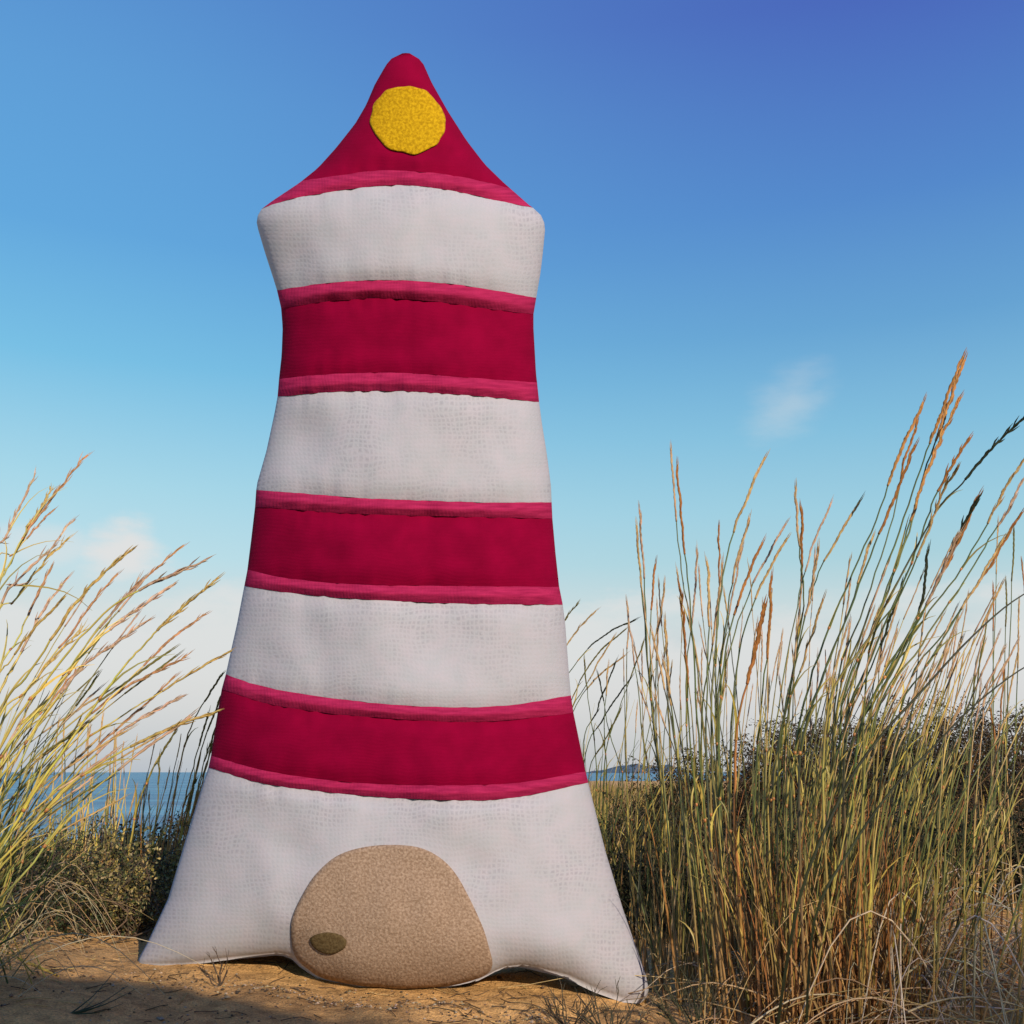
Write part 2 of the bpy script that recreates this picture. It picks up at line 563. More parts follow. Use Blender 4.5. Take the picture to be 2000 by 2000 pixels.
cush = empty('lighthouse_cushion', tuple(P(770, 1925, YC)),
             'tall plump fabric lighthouse cushion with red and white stripes standing on the sand', 'cushion')
def fabric(name, base, kind):
    m, n, l, b = newmat(name)
    uv = n.new('ShaderNodeUVMap'); uv.uv_map = 'UVMap'
    def noise_(scale, d=3, dist=0):
        t = n.new('ShaderNodeTexNoise'); t.inputs['Scale'].default_value = scale; t.inputs['Detail'].default_value = d
        t.inputs['Distortion'].default_value = dist
        l(uv.outputs[0], t.inputs[0]); return t.outputs[0]
    def M_(op, a, c=None, cl=False): return mth(n, l, op, a, c, cl)
    b.inputs['Roughness'].default_value = .9
    b.inputs['Specular IOR Level'].default_value = .04
    b.inputs['Sheen Weight'].default_value = .08 if kind == 'white' else 0.0
    b.inputs['Sheen Roughness'].default_value = .5
    rgb = n.new('ShaderNodeRGB'); rgb.outputs[0].default_value = base + (1,)
    colr = rgb.outputs[0]
    sep = n.new('ShaderNodeSeparateXYZ')
    w_ = n.new('ShaderNodeTexNoise'); w_.inputs['Scale'].default_value = 1.1; w_.inputs['Detail'].default_value = 2
    l(uv.outputs[0], w_.inputs[0])
    sc = n.new('ShaderNodeVectorMath'); sc.operation = 'MULTIPLY_ADD'
    sc.inputs[1].default_value = (.35, .35, 0)
    l(w_.outputs[1], sc.inputs[0]); l(uv.outputs[0], sc.inputs[2])
    l(sc.outputs[0], sep.inputs[0])
    if kind == 'white':
        # open plain weave: threads both ways, 0.09 uv apart
        per = 2 * math.pi / .088
        jx = M_('MULTIPLY', noise_(7, 4), 5.0); jy = M_('MULTIPLY', noise_(8, 4), 4.0)
        sxn = M_('SINE', M_('ADD', M_('MULTIPLY', sep.outputs[0], per), jx))
        syn = M_('SINE', M_('ADD', M_('MULTIPLY', sep.outputs[1], per * .93), jy))
        hgt = M_('MAXIMUM', sxn, syn)
        holes = M_('MULTIPLY', M_('SUBTRACT', 1.0, M_('MULTIPLY', M_('ADD', hgt, 1.0), .5)), 1.6, True)
        mask = M_('MULTIPLY', M_('SUBTRACT', noise_(.8, 2), .42), 5.0, True)
        irr = M_('MULTIPLY', M_('SUBTRACT', noise_(9, 5), .30), 3.2, True)
        amt = M_('MULTIPLY', M_('MULTIPLY', M_('MULTIPLY', holes, mask), irr), .30)
        # pinkish / greenish chroma mottling of the yarn
        r = n.new('ShaderNodeValToRGB')
        r.color_ramp.elements[0].position = .35; r.color_ramp.elements[0].color = (base[0] * 1.02, base[1] * .985, base[2] * 1.0, 1)
        r.color_ramp.elements[1].position = .65; r.color_ramp.elements[1].color = (base[0] * .95, base[1] * .97, base[2] * .97, 1)
        l(noise_(3.2, 6), r.inputs[0])
        mm = n.new('ShaderNodeMix'); mm.data_type = 'RGBA'; l(amt, mm.inputs[0]); l(r.outputs[0], mm.inputs[6])
        mm.inputs[7].default_value = (base[0] * .38, base[1] * .36, base[2] * .42, 1)
        colr = mm.outputs[2]
        strength, dist = .10, .0015
    elif kind == 'felt':
        r = n.new('ShaderNodeValToRGB')
        r.color_ramp.elements[0].position = .38; r.color_ramp.elements[0].color = (base[0] * .74, base[1] * .70, base[2] * .66, 1)
        r.color_ramp.elements[1].position = .64; r.color_ramp.elements[1].color = (base[0] * 1.16, base[1] * 1.18, base[2] * 1.2, 1)
        l(noise_(19, 5, .3), r.inputs[0])
        colr = r.outputs[0]
        hgt = noise_(22, 4); strength, dist = .45, .004
    elif kind == 'ribbon':
        hgt = M_('ADD', M_('MULTIPLY', M_('SINE', M_('MULTIPLY', sep.outputs[0], 95.0)), .12), noise_(12, 4))
        r = n.new('ShaderNodeValToRGB')
        r.color_ramp.elements[0].position = .3; r.color_ramp.elements[0].color = (base[0] * .72, base[1] * .6, base[2] * .7, 1)
        r.color_ramp.elements[1].position = .72; r.color_ramp.elements[1].color = (base[0] * 1.2, base[1] * 1.35, base[2] * 1.25, 1)
        sp2 = n.new('ShaderNodeMapping'); sp2.inputs['Scale'].default_value = (1.5, 11, 1)
        t = n.new('ShaderNodeTexNoise'); t.inputs['Scale'].default_value = 1.6; t.inputs['Detail'].default_value = 5
        l(uv.outputs[0], sp2.inputs[0]); l(sp2.outputs[0], t.inputs[0]); l(t.outputs[0], r.inputs[0])
        colr = r.outputs[0]; strength, dist = .3, .003
    else:
        r = n.new('ShaderNodeValToRGB')
        r.color_ramp.elements[0].position = .3; r.color_ramp.elements[0].color = (base[0] * .86, base[1] * .8, base[2] * .85, 1)
        r.color_ramp.elements[1].position = .7; r.color_ramp.elements[1].color = (base[0] * 1.12, base[1] * 1.1, base[2] * 1.12, 1)
        l(noise_(2.2, 6), r.inputs[0]); colr = r.outputs[0]
        hgt = M_('ADD', M_('MULTIPLY', M_('SINE', M_('MULTIPLY', sep.outputs[1], 90.0)), .3), noise_(9, 4)); strength, dist = .12, .002
    l(colr, b.inputs['Base Color'])
    bp = n.new('ShaderNodeBump'); bp.inputs['Strength'].default_value = strength; bp.inputs['Distance'].default_value = dist
    l(hgt, bp.inputs['Height']); l(bp.outputs[0], b.inputs['Normal'])
    return m
M_WHITE = fabric('white_linen', (0.378, 0.386, 0.446), 'white')
M_RED = fabric('crimson_cotton', (0.195, 0.0006, 0.026), 'red')
M_PINK = fabric('raspberry_ribbon', (0.32, 0.016, 0.075), 'ribbon')
M_YEL = fabric('yellow_boucle', (0.45, 0.275, 0.008), 'felt')
M_DOOR = fabric('beige_felt', (0.30, 0.218, 0.165), 'felt')
M_KNOB = fabric('olive_felt', (0.105, 0.075, 0.036), 'felt')

front_v, front_f = [], []
def band(k, name, mat, nt_, off=None, label=None):
    mb = MB(); rows = []
    us = [-math.cos(math.pi * i / NU) for i in range(NU + 1)]
    if k == len(B) - 2:
        us = [-1 + 2 * (i / NU) for i in range(NU + 1)]
        us = [math.copysign(1 - (1 - abs(u)) ** 1.35, u) for u in us]
    for j in range(nt_ + 1):
        t = j / nt_
        o_ = off(t) if off else 0.0
        row = []; frow = []
        for u in us:
            p, px, py = cushion_point(k, t, u, False, o_)
            row.append(mb.vert(p, uv=(px / 100, py / 100)))
            front_v.append(p); frow.append(len(front_v) - 1)
        if j:
            for i in range(NU):
                front_f.append((prev[i], prev[i + 1], frow[i + 1], frow[i]))
        prev = frow
        for u in reversed(us[1:-1] if not off else us):
            p, px, py = cushion_point(k, t, u, True, o_)
            row.append(mb.vert(p, uv=(-px / 100, py / 100)))
        rows.append(row)
    mb.grid(rows, True)
    if k == 0:
        mb.f.append(tuple(rows[0]))
    if k == len(B) - 2:
        # underside: join front and back edge across
        n = NU + 1
        last = rows[-1]
        fr = last[:n]; bk = [last[0]] + list(reversed(last[n:])) + [last[n - 1]]
        for i in range(n - 1):
            q = [fr[i + 1], fr[i], bk[i], bk[i + 1]]
            q2 = []
            for v in q:
                if v not in q2: q2.append(v)
            if len(q2) > 2: mb.f.append(tuple(q2))
    o = mb.build(name, mat, cush)
    if label: o['label'] = label
    return o
rib = lambda t: 0.0015 + 0.0055 * math.sin(math.pi * min(1, max(0, t))) ** .6
band(0, 'roof_panel', M_RED, 24)
for k in (1, 3, 5, 7, 9, 11, 13):
    band(k, 'trim_ribbon', M_PINK, 8, rib)
for k, lb in ((2, 'white band bulging under the roof'), (6, None), (10, None), (14, 'flared white skirt around the door')):
    band(k, 'white_panel', M_WHITE, 12 if k < 14 else 48, label=lb)
for k in (4, 8, 12):
    band(k, 'red_panel', M_RED, 10)

bvh = BVHTree.FromPolygons([tuple(v) for v in front_v], front_f)
CAM = Vector((0, 0, CAMZ))
def hit(px, py, off):
    d = ray(px, py).normalized()
    loc, nn, i, dist = bvh.ray_cast(CAM, d)
    if loc is None or loc.y > YC + .05:
        loc = P(px, py, YC - .03)
    return loc - d * off
def patch(name, outline, centre, mat, th, parent, seed=0, rough=0.0, nr=10):
    # smooth closed outline sampled finely
    n = len(outline); pts = []
    for i in range(n):
        p0, p1, p2, p3 = (Vector(outline[(i + q) % n]) for q in (-1, 0, 1, 2))
        for s in range(6):
            t = s / 6
            pts.append(0.5 * ((2 * p1) + (p2 - p0) * t + (2 * p0 - 5 * p1 + 4 * p2 - p3) * t * t + (3 * p1 - p0 - 3 * p2 + p3) * t ** 3))
    mb = MB(); rows = []
    c = Vector(centre)
    steps = [0.03] + [(j / nr) for j in range(1, nr)] + [.96, 1.0, 1.0]
    offs = [th] * (nr) + [th, th * .6, -0.004]
    for s, o_ in zip(steps, offs):
        row = []
        for i, p in enumerate(pts):
            w = 1 + rough * noise.noise(Vector((math.cos(i / len(pts) * 6.283) * 3, math.sin(i / len(pts) * 6.283) * 3, seed))) * s
            q = c + (p - c) * s * w
            row.append(mb.vert(hit(q.x, q.y, o_), uv=(q.x / 100, q.y / 100)))
        rows.append(row)
    mb.grid(rows, True)
    mb.f.append(tuple(reversed(rows[0])))
    return mb.build(name, mat, parent)
door = patch('door_patch', [(568, 1812), (576, 1778), (607, 1721), (641, 1684), (693, 1658), (761, 1650), (824, 1657), (875, 1688), (915, 1750), (943, 1812), (958, 1862), (961, 1890),
                            (940, 1908), (875, 1926), (789, 1932), (704, 1926), (640, 1913), (601, 1893), (574, 1862)], (765, 1800), M_DOOR, .008, cush, 3, .01, 16)
patch('door_knob', [(605, 1836), (618, 1825), (642, 1821), (665, 1826), (677, 1840), (668, 1856), (644, 1864), (618, 1855)], (642, 1842), M_KNOB, .015, door, 5, .03, 5)
ang = [math.radians(a) for a in range(0, 360, 12)]
patch('lamp_patch', [(797 + 73 * math.cos(a) * (1 + .02 * math.sin(3 * a)), 234 + 66 * math.sin(a) + 6 * math.cos(a)) for a in ang], (797, 234), M_YEL, .007, cush, 9, .05, 10)

# ------------------------------------------------------------------ grass
GREEN = (0.085, 0.115, 0.030)
OLIVE = (0.165, 0.15, 0.042)
YELLOW = (0.50, 0.39, 0.085)
STRAW = (0.50, 0.34, 0.150)
RUST = (0.38, 0.165, 0.050)
DARK = (0.028, 0.036, 0.018)
PINKISH = (0.50, 0.34, 0.235)
def mixc(a, b, t):
    return tuple(x * (1 - t) + y * t for x, y in zip(a, b))
def jit(c, r, a=.25):
    k = 1 + r.uniform(-a, a)
    return tuple(v * k * (1 + r.uniform(-.08, .08)) for v in c)

def crspline(pts, n):
    out = []
    m = len(pts)
    for i in range(m - 1):
        p0, p1, p2, p3 = pts[max(0, i - 1)], pts[i], pts[i + 1], pts[min(m - 1, i + 2)]
        for s in range(n):
            t = s / n
            out.append(0.5 * ((2 * p1) + (p2 - p0) * t + (2 * p0 - 5 * p1 + 4 * p2 - p3) * t * t + (3 * p1 - p0 - 3 * p2 + p3) * t ** 3))
    out.append(pts[-1])
    return out

def flower_stalk(parent, pts, r0, rng, base=(.33, .185, .07), mid=OLIVE, tip=GREEN, head_len=.16, head_col=None, thick=1.0):
    r0 *= 1.2
    """one culm (tapering, jointed, with sheath leaf) and its seed head as a sub-part; pts run from root to tip"""
    q = crspline(pts, 6)
    for i in range(2, len(q) - 1):
        q[i] = q[i] + Vector((rng.uniform(-1, 1), rng.uniform(-1, 1), 0)) * .0016
    ln = [0.0]
    for a, b in zip(q[:-1], q[1:]):
        ln.append(ln[-1] + (b - a).length)
    T = ln[-1]
    hl = min(head_len, T * .4)
    cols, rad = [], []
    nodes = [rng.uniform(.2, .3), rng.uniform(.42, .52), rng.uniform(.62, .7)]
    for l_ in ln:
        f = l_ / T
        c = mixc(base, mid, min(1, f / .4)) if f < .4 else mixc(mid, tip, min(1, (f - .4) / .4))
        cols.append(jit(c, rng, .18))
        rad.append(r0 * (1 - .6 * f))
    mb = MB()
    k = len(q)
    mb.tube(q, rad, cols, 5)
    r0s = 1
    for nd in nodes[:rng.choice((1, 2, 2))]:   # joints with a narrow leaf pulled away from the culm
        i = min(k - 4, max(1, int(nd * k)))
        p = q[i]; t = (q[i + 1] - q[i]).normalized()
        mb.tube([p - t * .004, p, p + t * .004], [rad[i] * .9, rad[i] * 1.55, rad[i] * .9], [jit(RUST, rng)] * 3, 5)
        L_ = rng.uniform(.08, .20) * (1 - nd * .5)
        side = Vector((rng.uniform(-1, 1), rng.uniform(-.6, .6), 0)) * .35
        bp_ = []
        for s in range(6):
            f = s / 5
            bp_.append(p + t * L_ * f + side * L_ * f * f * 1.1 - Vector((0, 0, .25 * L_ * f ** 3)))
        c = jit(mixc(OLIVE, YELLOW, rng.random()), rng)
        mb.blade(bp_, [rad[i] * 1.5 * (1 - .9 * s / 5) for s in range(6)], [c] * 6)
    o = mb.build('flower_stalk', M_STEM, parent)
    # seed head : slim jointed spike of overlapping spikelets
    if hl > 0:
        hc = head_col or mixc(STRAW, PINKISH, rng.random())
        hb = MB()
        ax = [(a, b) for a, b in zip(ln, q) if a >= T - hl]
        pts_ = [b for a, b in ax]
        if len(pts_) < 3:
            pts_ = [q[-3], q[-2], q[-1]]
        ends = pts_[-1] + (pts_[-1] - pts_[-2]).normalized() * .012
        pts_.append(ends)
        fine = crspline(pts_, 4)
        nf_ = len(fine)
        hb.tube(fine, [r0 * .8 * (1 - .5 * i / nf_) for i in range(nf_)], [jit(hc, rng, .3) for _ in fine], 5)
        nsp = int(hl / .0060)
        for i in range(nsp):
            f = i / nsp
            idx = min(nf_ - 2, int(f * (nf_ - 1)))
            fr = f * (nf_ - 1) - idx
            p = fine[idx].lerp(fine[idx + 1], fr)
            t = (fine[idx + 1] - fine[idx]).normalized()
            sgn = 1 if i % 2 else -1
            lat = t.cross(Vector((0, 1, 0))).normalized() * sgn
            lat = (lat + Vector((0, rng.uniform(-.7, .7), 0))).normalized()
            env = math.sin(math.pi * min(1, .12 + .88 * f)) ** .5 * .75 + .3
            l1 = rng.uniform(.016, .028)
            w1 = r0 * .62 * env * thick
            c = jit(hc, rng, .45)
            a = p + lat * r0 * .35
            hb.tube([a, a + t * l1 * .45 + lat * w1 * .45, a + t * l1 + lat * w1 * .15], [w1 * .35, w1 * .75, w1 * .12], [c, c, jit(hc, rng, .3)], 4, False)
        h = hb.build('seed_head', M_HEAD, o)
    return o

def fill(mb, rng, n, centre, rx, ry, hmin, hmax, lean, spread, palette, wmin=.0012, wmax=.0024, droop=.25, lo=STRAW, yaw=None):
    for _ in range(n):
        a = rng.uniform(0, 2 * math.pi); rr = math.sqrt(rng.random())
        x = centre[0] + math.cos(a) * rx * rr; y = centre[1] + math.sin(a) * ry * rr
        z = ground(x, y) - .01
        h = rng.uniform(hmin, hmax)
        dx = lean[0] + rng.gauss(0, spread) + math.cos(a) * rr * spread * .6
        dy = lean[1] + rng.gauss(0, spread * .7) + math.sin(a) * rr * spread * .4
        dr = droop * rng.random() ** 2
        p0 = Vector((x, y, z))
        pts = []
        for s in range(8):
            f = s / 7
            pts.append(p0 + Vector((dx * h * (f * .6 + f * f * .5), dy * h * (f * .6 + f * f * .5), h * (f - dr * f ** 3))))
        pal = palette[rng.randrange(len(palette))]
        c1 = jit(pal, rng, .3); c0 = jit(lo, rng, .35)
        w = rng.uniform(wmin, wmax)
        cols = [mixc(c0, c1, min(1, s / 7 / .45)) for s in range(8)]
        if rng.random() < .6:
            mb.tube(pts, [w * (1 - .8 * s / 7) for s in range(8)], cols, 4, False)
        else:
            mb.blade(pts, [w * 1.6 * (1 - .9 * s / 7) for s in range(8)], cols, Vector((rng.uniform(-1, 1), -1, .3)))

def dry_arcs(mb, rng, n, centre, rx, ry, length, zmax, colour=STRAW):
    for _ in range(n):
        x = centre[0] + rng.uniform(-rx, rx); y = centre[1] + rng.uniform(-ry, ry)
        z = ground(x, y) + rng.uniform(.0, zmax * .5)
        a = rng.uniform(0, 2 * math.pi); l_ = rng.uniform(.4, 1) * length
        up = rng.uniform(.1, 1) * zmax
        pts = []
        for s in range(9):
            f = s / 8
            xx = x + math.cos(a) * l_ * f; yy = y + math.sin(a) * l_ * f * .7
            zz = max(ground(xx, yy) + .004, z + up * 4 * f * (1 - f) * .6 - (z - ground(xx, yy)) * f * .7)
            pts.append(Vector((xx, yy, zz)))
        c = jit(mixc(colour, (.55, .48, .38), rng.random() * .6), rng, .3)
        w = rng.uniform(.0010, .0022)
        mb.tube(pts, [w * (1 - .6 * s / 8) for s in range(9)], [c] * 9, 4, False)

def traced(clump, rng, root, root_d, tip_d, ways, r0=.0021, **kw):
    """ways: photo pixels from tip downwards; root: world point on the ground"""
    pts = []
    n = len(ways)
    for i, (px, py) in enumerate(reversed(ways)):
        f = (i + 1) / n
        pts.append(P(px, py, root_d + (tip_d - root_d) * f))
    return flower_stalk(clump, [root] + pts, r0, rng, **kw)

G_R = 'clumps of marram grass right of the cushion'
G_L = 'clumps of marram grass left of the cushion'

# --- right, main clump ------------------------------------------------------
rng = random.Random(11)
cA = empty('marram_clump', tuple(on_ground(1480, 2.35)), 'dense upright marram grass clump nearest the right side of the cushion', 'grass clump', G_R)
mainA = [
    [(1311, 886), (1328, 1088), (1347, 1207), (1370, 1374), (1395, 1640)],
    [(1323, 919), (1336, 1060), (1350, 1200), (1362, 1400), (1380, 1650)],
    [(1250, 1005), (1258, 1130), (1268, 1326), (1300, 1600)],
    [(1244, 1035), (1256, 1180), (1280, 1440)],
    [(1490, 902), (1432, 1040), (1405, 1180), (1390, 1400), (1400, 1660)],
    [(1404, 1036), (1405, 1150), (1398, 1300), (1400, 1500)],
    [(1530, 1031), (1461, 1164), (1415, 1326), (1400, 1600)],
    [(1532, 1060), (1475, 1170), (1440, 1300), (1425, 1560)],
    [(1554, 962), (1563, 1088), (1570, 1183), (1550, 1307), (1530, 1560)],
    [(1565, 1000), (1566, 1100), (1556, 1260), (1525, 1480)],
    [(1620, 990), (1578, 1095), (1545, 1250), (1500, 1560)],
    [(1675, 986), (1600, 1117), (1575, 1200), (1530, 1400), (1500, 1650)],
    [(1597, 1079), (1582, 1160), (1548, 1320), (1510, 1560)],
    [(1506, 1136), (1500, 1260), (1480, 1450), (1470, 1700)],
    [(1361, 1083), (1355, 1180), (1340, 1340), (1350, 1600)],
    [(1382, 1107), (1385, 1200), (1380, 1380), (1385, 1600)],
    [(1297, 1148), (1282, 1290), (1290, 1500)],
    [(1279, 1110), (1270, 1250), (1285, 1480)],
    [(1225, 1183), (1240, 1300), (1262, 1480), (1300, 1700)],
    [(1299, 1221), (1308, 1350), (1330, 1560)],
    [(1461, 1021), (1430, 1140), (1408, 1300), (1400, 1500)],
    [(1485, 1069), (1440, 1180), (1410, 1330), (1405, 1560)],
    [(1448, 1078), (1425, 1200), (1400, 1400)],
    [(1604, 1181), (1570, 1290), (1520, 1480)],
    [(1410, 1110), (1392, 1260), (1370, 1460)],
    [(1330, 1160), (1340, 1280), (1352, 1500)],
]
for i, wv in enumerate(mainA):
    rx_ = 1335 + (wv[-1][0] - 1280) * .75 + rng.uniform(-25, 25)
    Y0 = 2.25 + rng.uniform(-.12, .3) + (.18 if rx_ < 1400 else 0)
    flower = traced(cA, rng, on_ground(rx_, Y0), Y0, Y0 - .05 + rng.uniform(-.1, .1), wv, rng.uniform(.0019, .0026), mid=[OLIVE, DARK, (.28, .24, .06), GREEN][(i * 3) % 4],
                    head_len=rng.uniform(.12, .2), head_col=[None, RUST, PINKISH, STRAW][i % 4] if i % 4 else None)
cBrown = traced(cA, rng, on_ground(1455, 2.2), 2.2, 2.1, [(1492, 1190), (1470, 1293), (1438, 1445), (1440, 1700)], .0034, mid=RUST, tip=RUST, base=OLIVE, head_col=RUST, thick=1.2)
cBrown['label'] = 'thick dark brown stalk'
for i in range(36):
    tipx = rng.uniform(1240, 1660); tipy = rng.uniform(1090, 1380)
    rootx = 1340 + (tipx - 1250) * .7 + rng.uniform(-50, 50); Y0 = rng.uniform(2.1, 2.8)
    midx = rootx * .55 + tipx * .45
    traced(cA, rng, on_ground(rootx, Y0), Y0, Y0, [(tipx, tipy), (midx, (tipy + 1850) / 2 - 40)], rng.uniform(.0014, .0021), head_len=rng.uniform(0, .13),
           mid=mixc(GREEN, YELLOW, rng.random() ** 1.7), tip=[OLIVE, STRAW, DARK, YELLOW][i % 4])
mb = MB()
c = on_ground(1480, 2.45)
fill(mb, rng, 130, c, .28, .30, .15, .48, (.04, .0), .12, [GREEN, DARK, YELLOW, STRAW, DARK, OLIVE, GREEN, RUST], lo=(.34, .2, .08))
fill(mb, rng, 270, on_ground(1590, 2.2), .16, .18, .16, .47, (.03, .0), .16, [RUST, STRAW, RUST, (.45, .25, .10), (.20, .11, .04)], lo=(.34, .18, .07))
fill(mb, rng, 80, on_ground(1370, 2.5), .14, .22, .18, .45, (.0, .0), .16, [GREEN, DARK, OLIVE, STRAW])
dry_arcs(mb, rng, 60, on_ground(1540, 2.3), .24, .2, .36, .15)
o = mb.build('foliage', M_BLADE, cA); o['kind'] = 'stuff'

# --- right, big leaning clump -----------------------------------------------
rng = random.Random(12)
cB = empty('marram_clump', tuple(on_ground(1680, 2.2)), 'tallest marram grass clump leaning right, orange-brown seed heads against the blue sky', 'grass clump', G_R)
leanB = [
    [(1799, 796), (1755, 890), (1711, 1016), (1642, 1174), (1580, 1340), (1545, 1560)],
    [(1790, 830), (1765, 905), (1745, 1010), (1690, 1180), (1630, 1380)],
    [(1877, 706), (1835, 815), (1804, 898), (1757, 1038), (1690, 1220), (1630, 1420)],
    [(1880, 712), (1842, 820), (1812, 905), (1775, 1040), (1725, 1180), (1650, 1420)],
    [(1871, 785), (1838, 855), (1800, 950), (1765, 1060), (1700, 1240), (1640, 1430)],
    [(1888, 864), (1850, 925), (1815, 1000), (1780, 1100), (1700, 1290), (1650, 1460)],
    [(1866, 920), (1842, 960), (1815, 1030), (1760, 1160), (1690, 1330)],
    [(1998, 818), (1962, 850), (1922, 892), (1880, 945), (1835, 989), (1795, 1060), (1700, 1240), (1610, 1430)],
    [(1908, 978), (1880, 1030), (1850, 1090), (1815, 1170), (1740, 1300), (1670, 1480)],
    [(1906, 979), (1870, 1060), (1810, 1180), (1730, 1330), (1650, 1520)],
    [(2003, 893), (1960, 960), (1928, 1023), (1865, 1130), (1790, 1230), (1700, 1400)],
    [(2008, 915), (1975, 985), (1940, 1040), (1880, 1140), (1800, 1260), (1720, 1430)],
    [(1811, 1083), (1800, 1180), (1760, 1300), (1700, 1450)],
    [(1783, 880), (1735, 1000), (1680, 1140), (1605, 1330), (1560, 1520)],
    [(1700, 1060), (1660, 1190), (1600, 1340), (1560, 1500)],
    [(1870, 1050), (1820, 1160), (1750, 1300), (1690, 1460)],
    [(1760, 1150), (1720, 1260), (1660, 1400), (1620, 1560)],
    [(1990, 1010), (1930, 1110), (1850, 1230), (1760, 1390)],
    [(1955, 1060), (1890, 1170), (1810, 1300), (1730, 1460)],
]
for i, wv in enumerate(leanB):
    rx_ = 1560 + (wv[-1][0] - 1545) * .7 + rng.uniform(-25, 25)
    Y0 = 2.1 + rng.uniform(-.1, .25)
    hero = i in (0, 2, 3, 4)
    traced(cB, rng, on_ground(rx_, Y0), Y0, Y0 - rng.uniform(.0, .2), wv, rng.uniform(.0021, .0028) * (1.15 if hero else 1),
           head_len=rng.uniform(.18, .30) if hero else rng.uniform(.1, .2),
           head_col=(.50, .25, .085) if hero else ([DARK, RUST, STRAW, PINKISH][i % 4] if i != 7 else DARK),
           tip=DARK if i == 7 else GREEN, mid=[GREEN, DARK, OLIVE, (.30, .25, .06)][i % 4], thick=1.3 if hero else 1)
for i in range(46):
    bx = rng.uniform(1540, 1780); ln_ = rng.uniform(.25, 1)
    tipx = bx + 60 + ln_ * rng.uniform(60, 230); tipy = 1460 - ln_ * rng.uniform(150, 420)
    Y0 = rng.uniform(2.0, 2.6)
    traced(cB, rng, on_ground(bx - 30, Y0), Y0, Y0 - .05, [(tipx, tipy), (bx * .55 + tipx * .45 - 10, (tipy + 1850) / 2 - 30)], rng.uniform(.0013, .0022),
           head_len=rng.uniform(0, .15), mid=mixc(GREEN, YELLOW, rng.random() ** 1.7), tip=[OLIVE, YELLOW, DARK, STRAW][i % 4])
mb = MB()
fill(mb, rng, 80, on_ground(1650, 2.3), .2, .25, .2, .55, (.22, 0), .14, [GREEN, DARK, YELLOW, DARK, GREEN])
fill(mb, rng, 130, on_ground(1640, 2.2), .16, .2, .12, .40, (.06, 0), .2, [RUST, STRAW, (.45, .25, .10), YELLOW], lo=(.40, .22, .09))
dry_arcs(mb, rng, 60, on_ground(1700, 2.15), .3, .2, .5, .12)
o = mb.build('foliage', M_BLADE, cB); o['kind'] = 'stuff'

# --- right edge clump, dark broad blades --------------------------------------
rng = random.Random(13)
cC = empty('marram_clump', tuple(on_ground(1560, 1.95)), 'low marram grass with two broad dark blades slanting up to the right edge', 'grass clump', G_R)
for k, (wv, w) in enumerate((([(2030, 1142), (1960, 1188), (1880, 1262), (1800, 1350), (1710, 1450), (1640, 1560), (1560, 1760)], .0034), ([(2060, 1275), (1990, 1310), (1900, 1380), (1818, 1464), (1740, 1545), (1660, 1660), (1590, 1800)], .0030))):
    pts = [on_ground(1500 + 60 * k, 1.95)] + [P(a, b, 1.9) for a, b in reversed(wv)]
    q = crspline(pts, 4)
    mb = MB()
    mb.blade(q, [w * (1 - .75 * i / len(q)) for i in range(len(q))], [jit(mixc((.008, .011, .007), (.03, .04, .015), rng.random()), rng, .2) for _ in q], Vector((.5, -1, .5)))
    mb.build('broad_blade', M_BLADE, cC)
for i in range(20):
    bx = rng.uniform(1640, 1980)
    tipx = bx + rng.uniform(30, 420); tipy = rng.uniform(1090, 1500)
    Y0 = rng.uniform(1.95, 2.5)
    traced(cC, rng, on_ground(bx, Y0), Y0, Y0, [(tipx, tipy), (bx * .55 + tipx * .45, (tipy + 1880) / 2 - 20)], rng.uniform(.0013, .0021),
           head_len=rng.uniform(0, .12), mid=mixc(GREEN, YELLOW, rng.random() ** 1.7), tip=[OLIVE, DARK, GREEN, STRAW][i % 4])
mb = MB()
fill(mb, rng, 24, on_ground(1820, 2.3), .25, .25, .2, .6, (.22, 0), .22, [GREEN, OLIVE, YELLOW, STRAW])
o = mb.build('foliage', M_BLADE, cC); o['kind'] = 'stuff'

cD = empty('marram_clump', tuple(on_ground(1960, 2.7)), 'thin upright marram stalks at the far right edge in front of the dark scrub', 'grass clump', G_R)
rng = random.Random(14)
for i, (tx, ty) in enumerate([(1980, 1050), (1949, 1031), (1997, 1110), (1965, 1150), (1990, 1190), (1940, 1160), (1925, 1230), (1985, 1290), (1960, 1320), (1905, 1310), (1880, 1290), (1935, 1390)]):
    Y0 = rng.uniform(2.5, 3.0); bx = tx - rng.uniform(-30, 60)
    traced(cD, rng, on_ground(bx, Y0), Y0, Y0, [(tx, ty), ((tx + bx) / 2 + rng.uniform(-12, 12), (ty + 1750) / 2)], .0018, head_len=.14, head_col=[OLIVE, STRAW, RUST][i % 3])
mb = MB()
fill(mb, rng, 50, on_ground(1960, 2.8), .2, .3, .25, .65, (.1, 0), .14, [GREEN, OLIVE, STRAW, DARK])
o = mb.build('foliage', M_BLADE, cD); o['kind'] = 'stuff'

